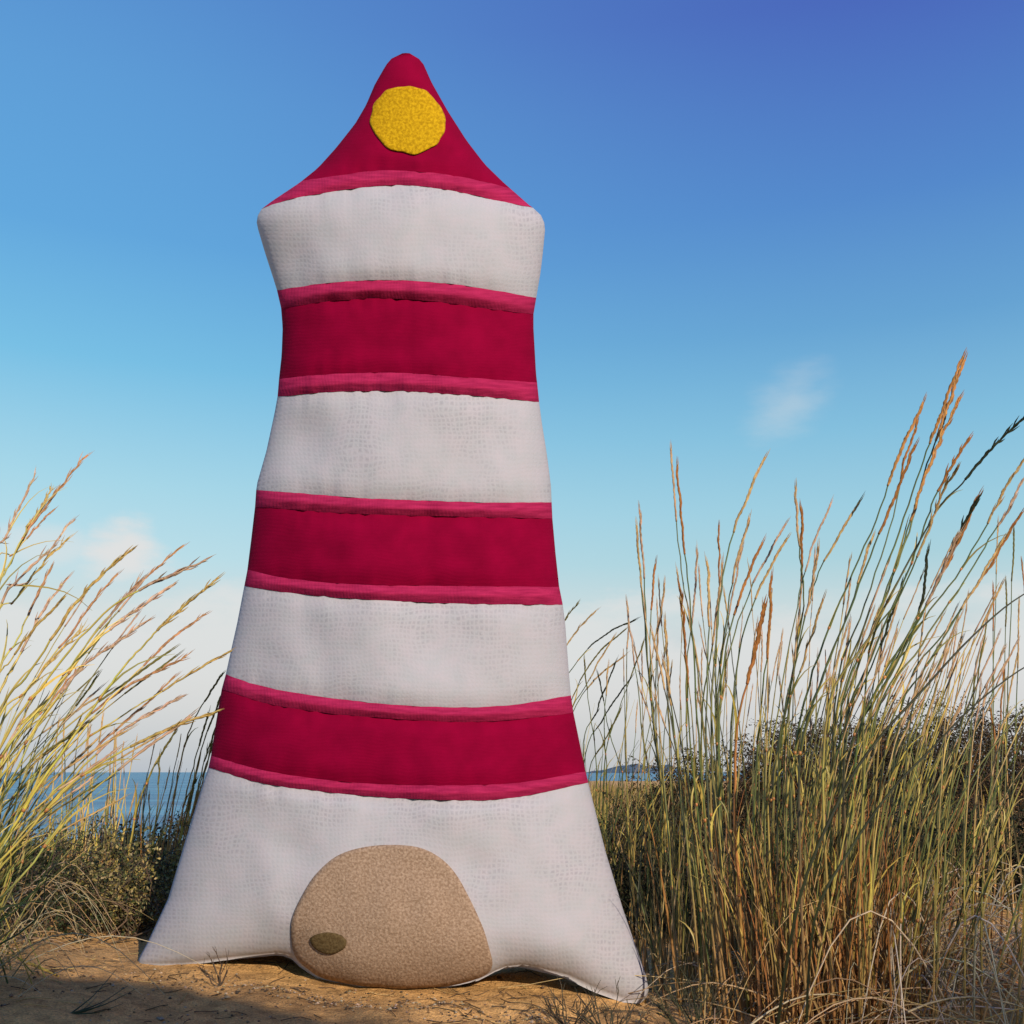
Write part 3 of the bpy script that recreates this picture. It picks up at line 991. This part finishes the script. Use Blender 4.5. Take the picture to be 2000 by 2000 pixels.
# dry fallen tussock, lower right
cE = empty('dry_grass_tussock', tuple(on_ground(1880, 2.35)), 'collapsed dry straw coloured tussock with bleached arching blades, lower right', 'grass tussock')
rng = random.Random(15)
mb = MB()
for i in range(120):
    rt = on_ground(rng.uniform(1640, 1960), rng.uniform(2.05, 2.6))
    a = rng.uniform(-2.6, .6); l_ = rng.uniform(.2, .55)
    up = rng.uniform(.03, .22)
    pts = []
    for s in range(10):
        f = s / 9
        x = rt.x + math.cos(a) * l_ * f; y = rt.y + math.sin(a) * l_ * .6 * f
        pts.append(Vector((x, y, max(ground(x, y) + .003, rt.z + up * math.sin(math.pi * min(1, f * 1.1)) + .01))))
    c = jit(mixc(STRAW, (.62, .56, .45), rng.random()), rng, .25)
    w = rng.uniform(.0009, .0022)
    mb.tube(pts, [w * (1 - .6 * s / 9) for s in range(10)], [c] * 10, 4, False)
fill(mb, rng, 60, on_ground(1830, 2.35), .16, .12, .1, .28, (.0, 0), .35, [RUST, (.50, .22, .10), STRAW], lo=RUST)
mb.build('foliage', M_BLADE, cE)['kind'] = 'stuff'

# --- thin arching clump just behind the cushion's right flank --------------------
cF = empty('marram_clump', tuple(on_ground(1180, 3.3)), 'thin wispy marram clump half hidden behind the right flank of the cushion', 'grass clump', G_R)
rng = random.Random(16)
for i, wv in enumerate([[(1125, 1183), (1100, 1215), (1070, 1270), (1060, 1400)], [(1159, 1198), (1125, 1235), (1090, 1300), (1075, 1420)], [(1235, 1213), (1185, 1238), (1130, 1290), (1090, 1400)],
                        [(1217, 1233), (1165, 1280), (1120, 1360), (1095, 1480)], [(1214, 1285), (1160, 1330), (1120, 1390), (1090, 1500)], [(1200, 1300), (1165, 1390), (1140, 1480)],
                        [(1142, 1296), (1150, 1380), (1165, 1500)], [(1187, 1310), (1180, 1420), (1185, 1520)], [(1170, 1325), (1190, 1430), (1215, 1560)], [(1255, 1260), (1215, 1370), (1180, 1500)],
                        [(1195, 1250), (1150, 1330), (1110, 1440)], [(1228, 1330), (1180, 1400), (1140, 1500)], [(1210, 1390), (1180, 1450), (1150, 1530)]]):
    traced(cF, rng, on_ground(rng.uniform(1130, 1210), 3.3), 3.3, 3.2, wv, .0020, head_len=rng.uniform(.08, .2), head_col=[OLIVE, STRAW, DARK][i % 3], mid=GREEN)
mb = MB()
fill(mb, rng, 80, on_ground(1180, 3.4), .22, .2, .25, .7, (.18, 0), .16, [GREEN, OLIVE, STRAW, YELLOW])
fill(mb, rng, 40, on_ground(1225, 3.1), .12, .2, .2, .5, (.0, 0), .14, [GREEN, DARK, OLIVE, DARK])
o = mb.build('foliage', M_BLADE, cF); o['kind'] = 'stuff'

# more clumps behind, filling between
for j, (px, Y, n_, lb, ln_) in enumerate(((1330, 3.2, 260, 'middle-distance marram clump left of the dense stalks, left one of the back row', .02), (1520, 3.3, 300, 'middle-distance marram clump behind the densest stalks, centre of the back row', .08), (1720, 3.4, 260, 'farther marram clump before of the dark scrub bank, right one of the back row', .14))):
    rng = random.Random(30 + j)
    cG = empty('marram_clump', tuple(on_ground(px, Y)), lb, 'grass clump', G_R)
    for i in range(18):
        bx = px + rng.uniform(-110, 110); tx = bx + ln_ * 600 + rng.uniform(-50, 60); ty = rng.uniform(1180, 1400)
        Y0 = Y + rng.uniform(-.3, .3)
        traced(cG, rng, on_ground(bx, Y0), Y0, Y0, [(tx, ty), ((tx + bx) / 2 - 8, (ty + 1740) / 2)], rng.uniform(.0015, .0023), head_len=rng.uniform(0, .15),
               mid=mixc(GREEN, YELLOW, rng.random() ** 1.7), tip=[OLIVE, STRAW, GREEN][i % 3])
    mb = MB()
    fill(mb, rng, n_ // 6, on_ground(px, Y), .36, .35, .2, .55, (ln_, 0), .13, [GREEN, OLIVE, (.24, .13, .05), DARK, DARK, RUST])
    o = mb.build('foliage', M_BLADE, cG); o['kind'] = 'stuff'

# --- left, big leaning clump ------------------------------------------------------
rng = random.Random(21)
def LROOT(Y=1.75, dx=0):
    x = -0.91 + dx
    return Vector((x, Y, ground(x, Y)))
cH = empty('marram_clump', tuple(LROOT(1.9)), 'large golden green marram clump at the left edge, leaning out over the sea', 'grass clump', G_L)
sweep = [
    [(161, 897), (115, 955), (67, 1018), (20, 1100), (-30, 1220)],
    [(66, 934), (40, 985), (8, 1052), (-30, 1150)],
    [(98, 958), (78, 995), (54, 1030), (15, 1110), (-40, 1240)],
    [(100, 1000), (70, 1030), (30, 1080), (-20, 1160)],
    [(136, 1023), (90, 1080), (34, 1136), (-20, 1230)],
    [(126, 1058), (80, 1105), (30, 1170), (-20, 1260)],
    [(98, 1112), (65, 1180), (34, 1250), (-10, 1360)],
    [(124, 1138), (80, 1200), (35, 1290), (-20, 1400)],
    [(117, 1175), (70, 1225), (20, 1290), (-30, 1380)],
    [(350, 1072), (305, 1110), (249, 1163), (190, 1230), (100, 1360), (0, 1510)],
    [(387, 1101), (330, 1125), (269, 1153), (188, 1213), (90, 1330), (-10, 1480)],
    [(246, 1082), (200, 1120), (135, 1196), (60, 1310), (-20, 1430)],
    [(222, 1129), (185, 1170), (140, 1235), (60, 1340), (-20, 1470)],
    [(333, 1146), (290, 1175), (240, 1210), (180, 1260), (80, 1380), (-20, 1520)],
    [(415, 1138), (370, 1175), (323, 1217), (280, 1260), (235, 1310), (170, 1400), (60, 1560), (-30, 1700)],
    [(392, 1205), (345, 1240), (290, 1290), (220, 1360), (150, 1440), (50, 1570)],
    [(279, 1217), (235, 1250), (168, 1297), (90, 1390), (0, 1520)],
    [(441, 1277), (380, 1310), (303, 1358), (235, 1400), (168, 1445), (90, 1520), (0, 1640)],
    [(355, 1287), (310, 1310), (235, 1350), (150, 1420), (60, 1520), (-20, 1620)],
    [(346, 1365), (300, 1390), (235, 1430), (160, 1500), (70, 1600), (-20, 1700)],
    [(410, 1395), (340, 1418), (269, 1452), (190, 1495), (110, 1560), (20, 1660)],
    [(332, 1330), (290, 1370), (220, 1430), (140, 1510), (40, 1640)],
    [(265, 1140), (225, 1190), (160, 1270), (90, 1370), (0, 1500)],
    [(155, 1235), (110, 1280), (50, 1350), (-20, 1440)],
    [(203, 1270), (150, 1310), (90, 1380), (0, 1500)],
]
for i, wv in enumerate(sweep):
    Y0 = 1.75 + rng.uniform(-.15, .3)
    traced(cH, rng, LROOT(Y0, rng.uniform(-.1, .08)), Y0, Y0 + rng.uniform(-.05, .2), wv, rng.uniform(.0019, .0026),
           base=OLIVE, mid=[YELLOW, (.30, .30, .06), (.50, .46, .08), GREEN][i % 4] if i % 5 else YELLOW, tip=mixc((.34, .32, .07), (.62, .46, .10), rng.random()),
           head_len=rng.uniform(.10, .2), head_col=[(.44, .24, .12), PINKISH, (.50, .36, .12)][i % 3])
for i in range(24):
    a = rng.random()
    ang_ = R(36 + 34 * a)              # rise of the stalk in the picture
    L_ = rng.uniform(260, 560) * (1.0 - .15 * (1 - a))
    bx, by = rng.uniform(-90, 20), rng.uniform(1560, 1760)
    tx, ty = bx + math.cos(ang_) * L_, by - math.sin(ang_) * L_
    mxp, myp = bx + (tx - bx) * .45 - 8, by + (ty - by) * .52 - 6
    Y0 = rng.uniform(1.65, 2.1)
    traced(cH, rng, LROOT(Y0, rng.uniform(-.1, .05)), Y0, Y0 + .1, [(tx, ty), (mxp, myp), (bx, by)], rng.uniform(.0014, .0022), base=OLIVE,
           mid=[YELLOW, OLIVE, (.36, .38, .10)][i % 3], tip=mixc(YELLOW, OLIVE, rng.random()), head_len=rng.uniform(0, .14), head_col=[STRAW, OLIVE, PINKISH][i % 3])
mb = MB()
for i in range(55):
    a = rng.random()
    ang_ = R(34 + 46 * a); L_ = rng.uniform(150, 400)
    bx, by = rng.uniform(-70, 40), rng.uniform(1600, 1830)
    tx, ty = bx + math.cos(ang_) * L_, by - math.sin(ang_) * L_
    Y0 = rng.uniform(1.6, 2.2)
    pts = crspline([LROOT(Y0, rng.uniform(-.08, .08)), P(bx, by, Y0), P(bx + (tx - bx) * .5 - 5, by + (ty - by) * .55, Y0), P(tx, ty, Y0 + .05)], 5)
    c1 = jit([YELLOW, OLIVE, (.36, .38, .10), STRAW, GREEN][i % 5], rng)
    w = rng.uniform(.0010, .0020)
    mb.tube(pts, [w * (1 - .8 * s / len(pts)) for s in range(len(pts))], [c1] * len(pts), 4, False)
o = mb.build('foliage', M_BLADE, cH); o['kind'] = 'stuff'

# tussock of low dry blades under it
cI = empty('dry_grass_tussock', tuple(on_ground(60, 2.1)), 'bleached dry tussock sprawling on the sand at the lower left edge', 'grass tussock')
rng = random.Random(22)
mb = MB()
for i in range(45):
    Y0 = rng.uniform(1.85, 2.5)
    rt = on_ground(rng.uniform(-80, 60), Y0)
    a = rng.uniform(-1.2, 1.1); l_ = rng.uniform(.12, .36); up = rng.uniform(.02, .16)
    pts = []
    for s in range(9):
        f = s / 8
        x = rt.x + math.cos(a) * l_ * f; y = rt.y + math.sin(a) * l_ * f * .6
        pts.append(Vector((x, y, max(ground(x, y) + .003, rt.z + up * math.sin(math.pi * min(1, f * .9 + .05)) + .005))))
    c = jit(mixc(STRAW, (.58, .50, .36), rng.random()), rng, .3)
    w = rng.uniform(.0008, .0016)
    mb.tube(pts, [w * (1 - .7 * s / 8) for s in range(9)], [c] * 9, 4, False)
mb.build('foliage', M_BLADE, cI)['kind'] = 'stuff'

# orange culms beside the cushion's left flank
cJ = empty('marram_clump', tuple(on_ground(345, 2.9)), 'narrow clump of rusty orange culms close to the left flank of the cushion', 'grass clump', G_L)
rng = random.Random(23)
for i, wv in enumerate([[(431, 1321), (400, 1370), (372, 1422), (350, 1500), (335, 1600)], [(445, 1330), (415, 1400), (390, 1480), (370, 1580), (345, 1700)], [(425, 1380), (400, 1440), (380, 1520), (350, 1640)],
                        [(430, 1420), (410, 1470), (385, 1550), (350, 1680)], [(440, 1360), (418, 1430), (400, 1510), (365, 1640), (335, 1750)], [(415, 1440), (395, 1500), (375, 1590), (345, 1700)],
                        [(405, 1400), (385, 1470), (362, 1560), (340, 1660)], [(343, 1426), (320, 1465), (290, 1520), (262, 1600)], [(311, 1485), (308, 1560), (300, 1640)], [(380, 1530), (362, 1600), (335, 1720)], [(372, 1560), (350, 1650), (320, 1760)]]):
    traced(cJ, rng, on_ground(wv[-1][0] - 25, 2.9), 2.9, 2.8, wv, rng.uniform(.002, .0027), base=RUST, mid=(.50, .27, .09) if i < 7 else YELLOW, tip=OLIVE, head_len=.08, head_col=OLIVE)
mb = MB()
fill(mb, rng, 90, on_ground(340, 2.95), .09, .12, .15, .42, (.14, 0), .07, [RUST, (.52, .28, .09), STRAW, (.42, .2, .08)], lo=RUST)
o = mb.build('foliage', M_BLADE, cJ); o['kind'] = 'stuff'

# sparse far stalks against the sea
for j, (px, Y, lb) in enumerate(((150, 3.3, 'sparse yellow marram stalks standing against the sea, left of the pair'), (235, 3.5, 'sparse yellow marram stalks standing against the sea, right of the pair'))):
    rng = random.Random(40 + j)
    cK = empty('marram_clump', tuple(on_ground(px, Y)), lb, 'grass clump', G_L)
    for i in range(18):
        bx = px + rng.uniform(-70, 60); tx = bx + rng.uniform(-10, 70); ty = rng.uniform(1400, 1600)
        Y0 = Y + rng.uniform(-.2, .3)
        traced(cK, rng, on_ground(bx, Y0), Y0, Y0, [(tx, ty), ((tx + bx) / 2 + 3, (ty + 1740) / 2)], rng.uniform(.0016, .0024), mid=[YELLOW, STRAW, OLIVE][i % 3], tip=[STRAW, YELLOW, DARK][i % 3], head_len=rng.uniform(0, .1), head_col=STRAW)
    mb = MB()
    fill(mb, rng, 34, on_ground(px, Y), .28, .3, .08, .30, (.12, 0), .18, [YELLOW, STRAW, OLIVE, PINKISH])
    o = mb.build('foliage', M_BLADE, cK); o['kind'] = 'stuff'

# dark spiky tuft at the bottom edge, left of the cushion
cL = empty('grass_tuft', tuple(on_ground(470, 1.93)), 'small dark tuft of needle blades in the shaded sand at the bottom left', 'grass tuft')
rng = random.Random(24)
mb = MB()
for tx, ty in ((228, 1892), (250, 1925), (268, 1930), (215, 1950), (225, 1970), (190, 1945), (240, 1960)):
    rt = on_ground(152, 1.86)
    pts = crspline([rt, P((tx + 152) / 2 - 6, (ty + 2010) / 2 - 8, 1.88), P(tx, ty, 1.95)], 5)
    mb.tube(pts, [.0014 * (1 - .8 * s / len(pts)) for s in range(len(pts))], [jit((.07, .10, .05), rng)] * len(pts), 4, False)
cL.location = on_ground(152, 1.86)
bpy.context.view_layer.update()
mb.build('foliage', M_BLADE, cL)

# ------------------------------------------------------------------ shrubs
def shrub(name, label, cat, px, Y, rx, ry, h, nb, nl, leafc, leaf_len, seed, twigc=(.09, .065, .045), zlift=0, group=None, fill_=1.0):
    rng = random.Random(seed)
    c = on_ground(px, Y)
    e = empty(name, tuple(c), label, cat, group)
    tw, lf = MB(), MB()
    for b_ in range(nb):
        a = rng.uniform(0, 6.283); rr = math.sqrt(rng.random())
        bx = c.x + math.cos(a) * rx * rr * .8; by = c.y + math.sin(a) * ry * rr * .8
        z0 = ground(bx, by) - .01
        hh = h * rng.uniform(.5, 1.0) * (1 - .45 * rr ** 2)
        top = Vector((bx + rng.gauss(0, .3) * rx, by + rng.gauss(0, .3) * ry, z0 + hh))
        p0 = Vector((bx, by, z0))
        mid = p0.lerp(top, .5) + Vector((rng.gauss(0, .04), rng.gauss(0, .04), 0))
        pts = crspline([p0, mid, top], 4)
        n = len(pts)
        tc_ = jit(twigc, rng, .3)
        tw.tube(pts, [.0032 * (1 - .8 * i / n) * (h / .4) ** .5 for i in range(n)], [tc_] * n, 4, False)
        for s in range(5):                 # side twigs
            i = rng.randrange(2, n)
            q0 = pts[i]
            dv = Vector((rng.gauss(0, 1), rng.gauss(0, 1), rng.uniform(-.1, 1.2))).normalized() * h * rng.uniform(.12, .32)
            q = [q0, q0 + dv * .5 + Vector((0, 0, .01)), q0 + dv]
            tw.tube(q, [.0016, .0012, .0005], [tc_] * 3, 3, False)
            for t_ in range(int(nl / nb / 5) + 1):
                f = rng.random()
                p = q[0].lerp(q[2], f) + Vector((rng.gauss(0, 1), rng.gauss(0, 1), rng.gauss(0, 1))) * .012
                d = Vector((rng.gauss(0, 1), rng.gauss(0, 1), rng.gauss(.3, .8))).normalized()
                nn = Vector((rng.gauss(0, 1), rng.gauss(0, 1), rng.gauss(0, 1))).normalized()
                col = jit(leafc[rng.randrange(len(leafc))], rng, .4)
                l_ = leaf_len * rng.uniform(.5, 1.3)
                lf.leaf(p, d, nn, l_, l_ * rng.uniform(.18, .32), col)
    tw.build('twigs', M_TWIG, e)
    lf.build('foliage', M_LEAF, e, smooth=False)
    return e
G_S = 'scrub bushes growing on the dune'
LG = [(.10, .115, .05), (.16, .15, .055), (.22, .20, .10), (.06, .075, .035)]
GOLD = [(.24, .19, .06), (.30, .23, .09), (.14, .13, .05), (.34, .28, .14)]
DK = [(.034, .030, .012), (.050, .040, .016), (.085, .048, .020), (.020, .018, .010)]  # darkened: shade of the right-hand scrub is put into the leaf colour
DKR = [(.050, .036, .020), (.035, .032, .016), (.10, .058, .026), (.02, .019, .012)]  # browner set, also darkened for the shade on the bank
shrub('shrub', 'grey green small leaved shrub at the foot of the left marram grass', 'shrub', 170, 2.8, .24, .2, .27, 60, 5200, LG, .011, 51, group=G_S)
shrub('shrub', 'golden leaved low shrub touching the left flank of the cushion', 'shrub', 290, 2.75, .19, .16, .22, 60, 5200, GOLD, .011, 52, group=G_S)
shrub('shrub', 'shaded dark green shrub in the lower left corner under the marram grass', 'shrub', 60, 2.6, .24, .2, .22, 50, 4200, [(.05, .065, .03), (.08, .09, .04), (.035, .045, .02)], .011, 53, group=G_S)
shrub('shrub', 'dark blackish shrub silhouetted in front of the sea, nearest the cushion', 'shrub', 285, 4.0, .30, .3, .22, 70, 5200, DK, .014, 54, group=G_S)
shrub('shrub', 'brownish dark shrub in front of the sea between the sparse yellow stalks', 'shrub', 150, 3.9, .32, .3, .17, 70, 4200, DKR, .014, 55, group=G_S)
shrub('shrub', 'pale straw coloured scrub at the left edge below the waterline', 'shrub', 30, 3.6, .34, .3, .16, 70, 3600, [(.34, .27, .14), (.25, .20, .1), (.16, .15, .08)], .013, 56, group=G_S)
k = 60
for px, Y, rx, ry, h, cols, lb in (
        (1890, 5.0, .55, .5, .44, DKR, 'big dark brown thorny scrub crowning the bank at the right edge'),
        (1750, 5.1, .50, .5, .38, DK, 'dark tangled scrub on the bank, second from the right edge'),
        (1610, 5.0, .45, .5, .36, DKR, 'dark scrub on the bank behind the leaning marram grass'),
        (1480, 4.7, .42, .45, .36, DK, 'dark scrub behind the densest upright marram stalks'),
        (1350, 4.5, .36, .4, .36, DK, 'blackish scrub behind the pale seed heads right of the cushion'),
        (1245, 4.0, .22, .3, .30, DK, 'small dark scrub bush nearest the right flank of the cushion'),
        (2010, 4.4, .45, .5, .48, DKR, 'dark scrub half cut off by the right frame edge'),
        (1620, 3.7, .36, .35, .30, [(.03, .036, .02), (.05, .05, .025)], 'low dark bush on the slope below the bank, under the dense stalks'),  # low bushes from here: leaves darkened to stand in for shaded hollows
        (1800, 3.5, .40, .35, .30, [(.028, .034, .02), (.04, .045, .025)], 'low dark green bush in the hollow below the bank'),
        (1950, 3.2, .30, .35, .26, [(.03, .036, .02), (.05, .05, .025)], 'low dark bush in the hollow at the right edge'),
        (1420, 3.4, .34, .3, .28, [(.03, .036, .02), (.05, .05, .025)], 'low dark bush in the shade behind the main marram clump'),
        (1290, 3.2, .2, .25, .24, [(.03, .036, .02), (.06, .055, .03)], 'low dark bush beside the lower right corner of the cushion')):
    shrub('shrub', lb, 'shrub', px, Y, rx, ry, h, 90, 9000, cols, .014, k, group=G_S)
    k += 1

# distant ochre dune grass seen through the gap right of the cushion
rng = random.Random(70)
mb = MB()
for i in range(2600):
    Y = rng.uniform(7, 20); x = Y * rng.uniform(.055, .16)
    p = Vector((x, Y, ground(x, Y)))
    h = rng.uniform(.08, .28)
    t = p + Vector((rng.gauss(.05, .06), rng.gauss(0, .05), h))
    c = jit([STRAW, (.40, .25, .09), OLIVE, YELLOW][i % 4], rng)
    w = .004 * Y / 8
    i0 = [mb.vert(p - Vector((w, 0, 0)), c), mb.vert(p + Vector((w, 0, 0)), c), mb.vert(p + Vector((0, w, 0)), c), mb.vert(t, c)]
    mb.f += [(i0[0], i0[1], i0[3]), (i0[1], i0[2], i0[3]), (i0[2], i0[0], i0[3])]
for i in range(2300):                  # unseen blades added on the crest behind the camera to streak the foreground with shade
    t = rng.random()
    x = 1.1 + 4.6 * t + rng.gauss(0, .2); y = -2.15 - 2.4 * t + rng.gauss(0, .2)
    p = Vector((x, y, ground(x, y) - .02))
    h = rng.uniform(.03, .22) * (1.0 if x < 3.4 else 2.8)
    t = p + Vector((rng.gauss(.1, .14) * h * 2, rng.gauss(0, .1), h))
    c = jit([STRAW, GREEN, OLIVE, YELLOW][i % 4], rng)
    w = .0035
    i0 = [mb.vert(p - Vector((w, 0, 0)), c), mb.vert(p + Vector((w, 0, 0)), c), mb.vert(p + Vector((0, w, 0)), c), mb.vert(t, c)]
    mb.f += [(i0[0], i0[1], i0[3]), (i0[1], i0[2], i0[3]), (i0[2], i0[0], i0[3])]
o = mb.build('dune_grass', M_BLADE); o['kind'] = 'stuff'
o['label'] = 'distant ochre dune grass right of the cushion, plus unseen shade grass added behind camera'; o['category'] = 'dune grass'

# ------------------------------------------------------------------ litter on the sand
def twig_plant(px, Y, h, seed, name='dead_twig', label='', n=7, col=(.07, .05, .04)):
    rng = random.Random(seed)
    c = on_ground(px, Y)
    e = MB()
    def br(p, d, l_, r, depth):
        q = p + d * l_
        m = p.lerp(q, .5) + Vector((rng.gauss(0, .06), 0, rng.gauss(0, .06))) * l_
        cc = jit(col, rng, .3)
        e.tube([p, m, q], [r, r * .8, r * .6], [cc] * 3, 4, False)
        if depth:
            for _ in range(rng.choice((2, 3))):
                dd = (d + Vector((rng.gauss(0, .5), rng.gauss(0, .3), rng.uniform(-.1, .35)))).normalized()
                br(p.lerp(q, rng.uniform(.4, 1)), dd, l_ * rng.uniform(.5, .75), r * .6, depth - 1)
    for i in range(n):
        br(c - Vector((0, 0, .005)), Vector((rng.uniform(-.9, .9), rng.uniform(-.4, .4), .8)).normalized(), h * rng.uniform(.35, .6), .0016, 2)
    o = e.build(name, M_TWIG)
    o.location = (0, 0, 0)
    o['label'] = label; o['category'] = 'twig'
    return o
twig_plant(437, 2.16, .085, 81, label='little bare branching twig standing in the sand near the cushion left corner', n=4)
twig_plant(1110, 2.03, .10, 82, label='tangle of thin dark twigs creeping over the sand between door and right corner', n=9, col=(.06, .05, .035))
twig_plant(1190, 1.98, .11, 83, label='thin dark branching twigs at the bottom edge below the right corner of the cushion', n=10, col=(.055, .05, .035))
twig_plant(1345, 2.05, .14, 84, label='bushy dark twigs at the bottom edge between the cushion and the marram grass', n=14, col=(.05, .05, .03))

rng = random.Random(90)
mb = MB()
for i in range(1500):
    Y = rng.uniform(1.8, 2.9)
    px = rng.uniform(-20, 1350)
    g_ = rng.random()
    if g_ < .5:                            # drift line of debris crossing the lit patch
        px = rng.gauss(760, 330); Y = 2.13 - .00012 * (px - 600) + rng.gauss(0, .035)
        if Y < 1.8: continue
    p = on_ground(px, Y)
    s = rng.uniform(.0012, .0032) * (1.6 if rng.random() < .06 else 1)
    cc = jit([(.30, .23, .15), (.10, .07, .045), (.20, .13, .075), (.36, .29, .22), (.07, .05, .035)][i % 5], rng, .3)
    ids = []
    vs = [Vector((1, 0, 0)), Vector((0, 1, 0)), Vector((-1, 0, 0)), Vector((0, -1, 0)), Vector((0, 0, .8)), Vector((0, 0, -.6))]
    k0 = len(mb.v)
    for v in vs:
        mb.vert(p + Vector((v.x * s * rng.uniform(.6, 1.5), v.y * s * rng.uniform(.6, 1.5), v.z * s + s * .3)), cc)
    for a in range(4):
        b_ = (a + 1) % 4
        mb.f.append((k0 + a, k0 + b_, k0 + 4)); mb.f.append((k0 + b_, k0 + a, k0 + 5))
o = mb.build('pebbles', M_TWIG, smooth=False); o['kind'] = 'stuff'
o['label'] = 'scattered grit and tiny shell bits on the sand'; o['category'] = 'pebbles'
mb = MB()
for i in range(420):
    Y = rng.uniform(1.85, 2.6); px = rng.uniform(0, 1330)
    if i % 2: px = rng.uniform(880, 1300); Y = rng.uniform(1.88, 2.25)
    p = on_ground(px, Y) ; a = rng.uniform(0, 6.28); l_ = rng.uniform(.01, .06)
    pts = []
    for s in range(4):
        x = p.x + math.cos(a) * l_ * s / 3 + rng.gauss(0, .001); y = p.y + math.sin(a) * l_ * s / 3
        pts.append(Vector((x, y, ground(x, y) + .002)))
    mb.tube(pts, [.0008] * 4, [jit([(.08, .06, .04), STRAW, (.14, .09, .05)][i % 3], rng)] * 4, 3, False)
o = mb.build('straw_litter', M_TWIG); o['kind'] = 'stuff'
o['label'] = 'loose dark straw bits lying on the sand in front of the cushion'; o['category'] = 'straw litter'
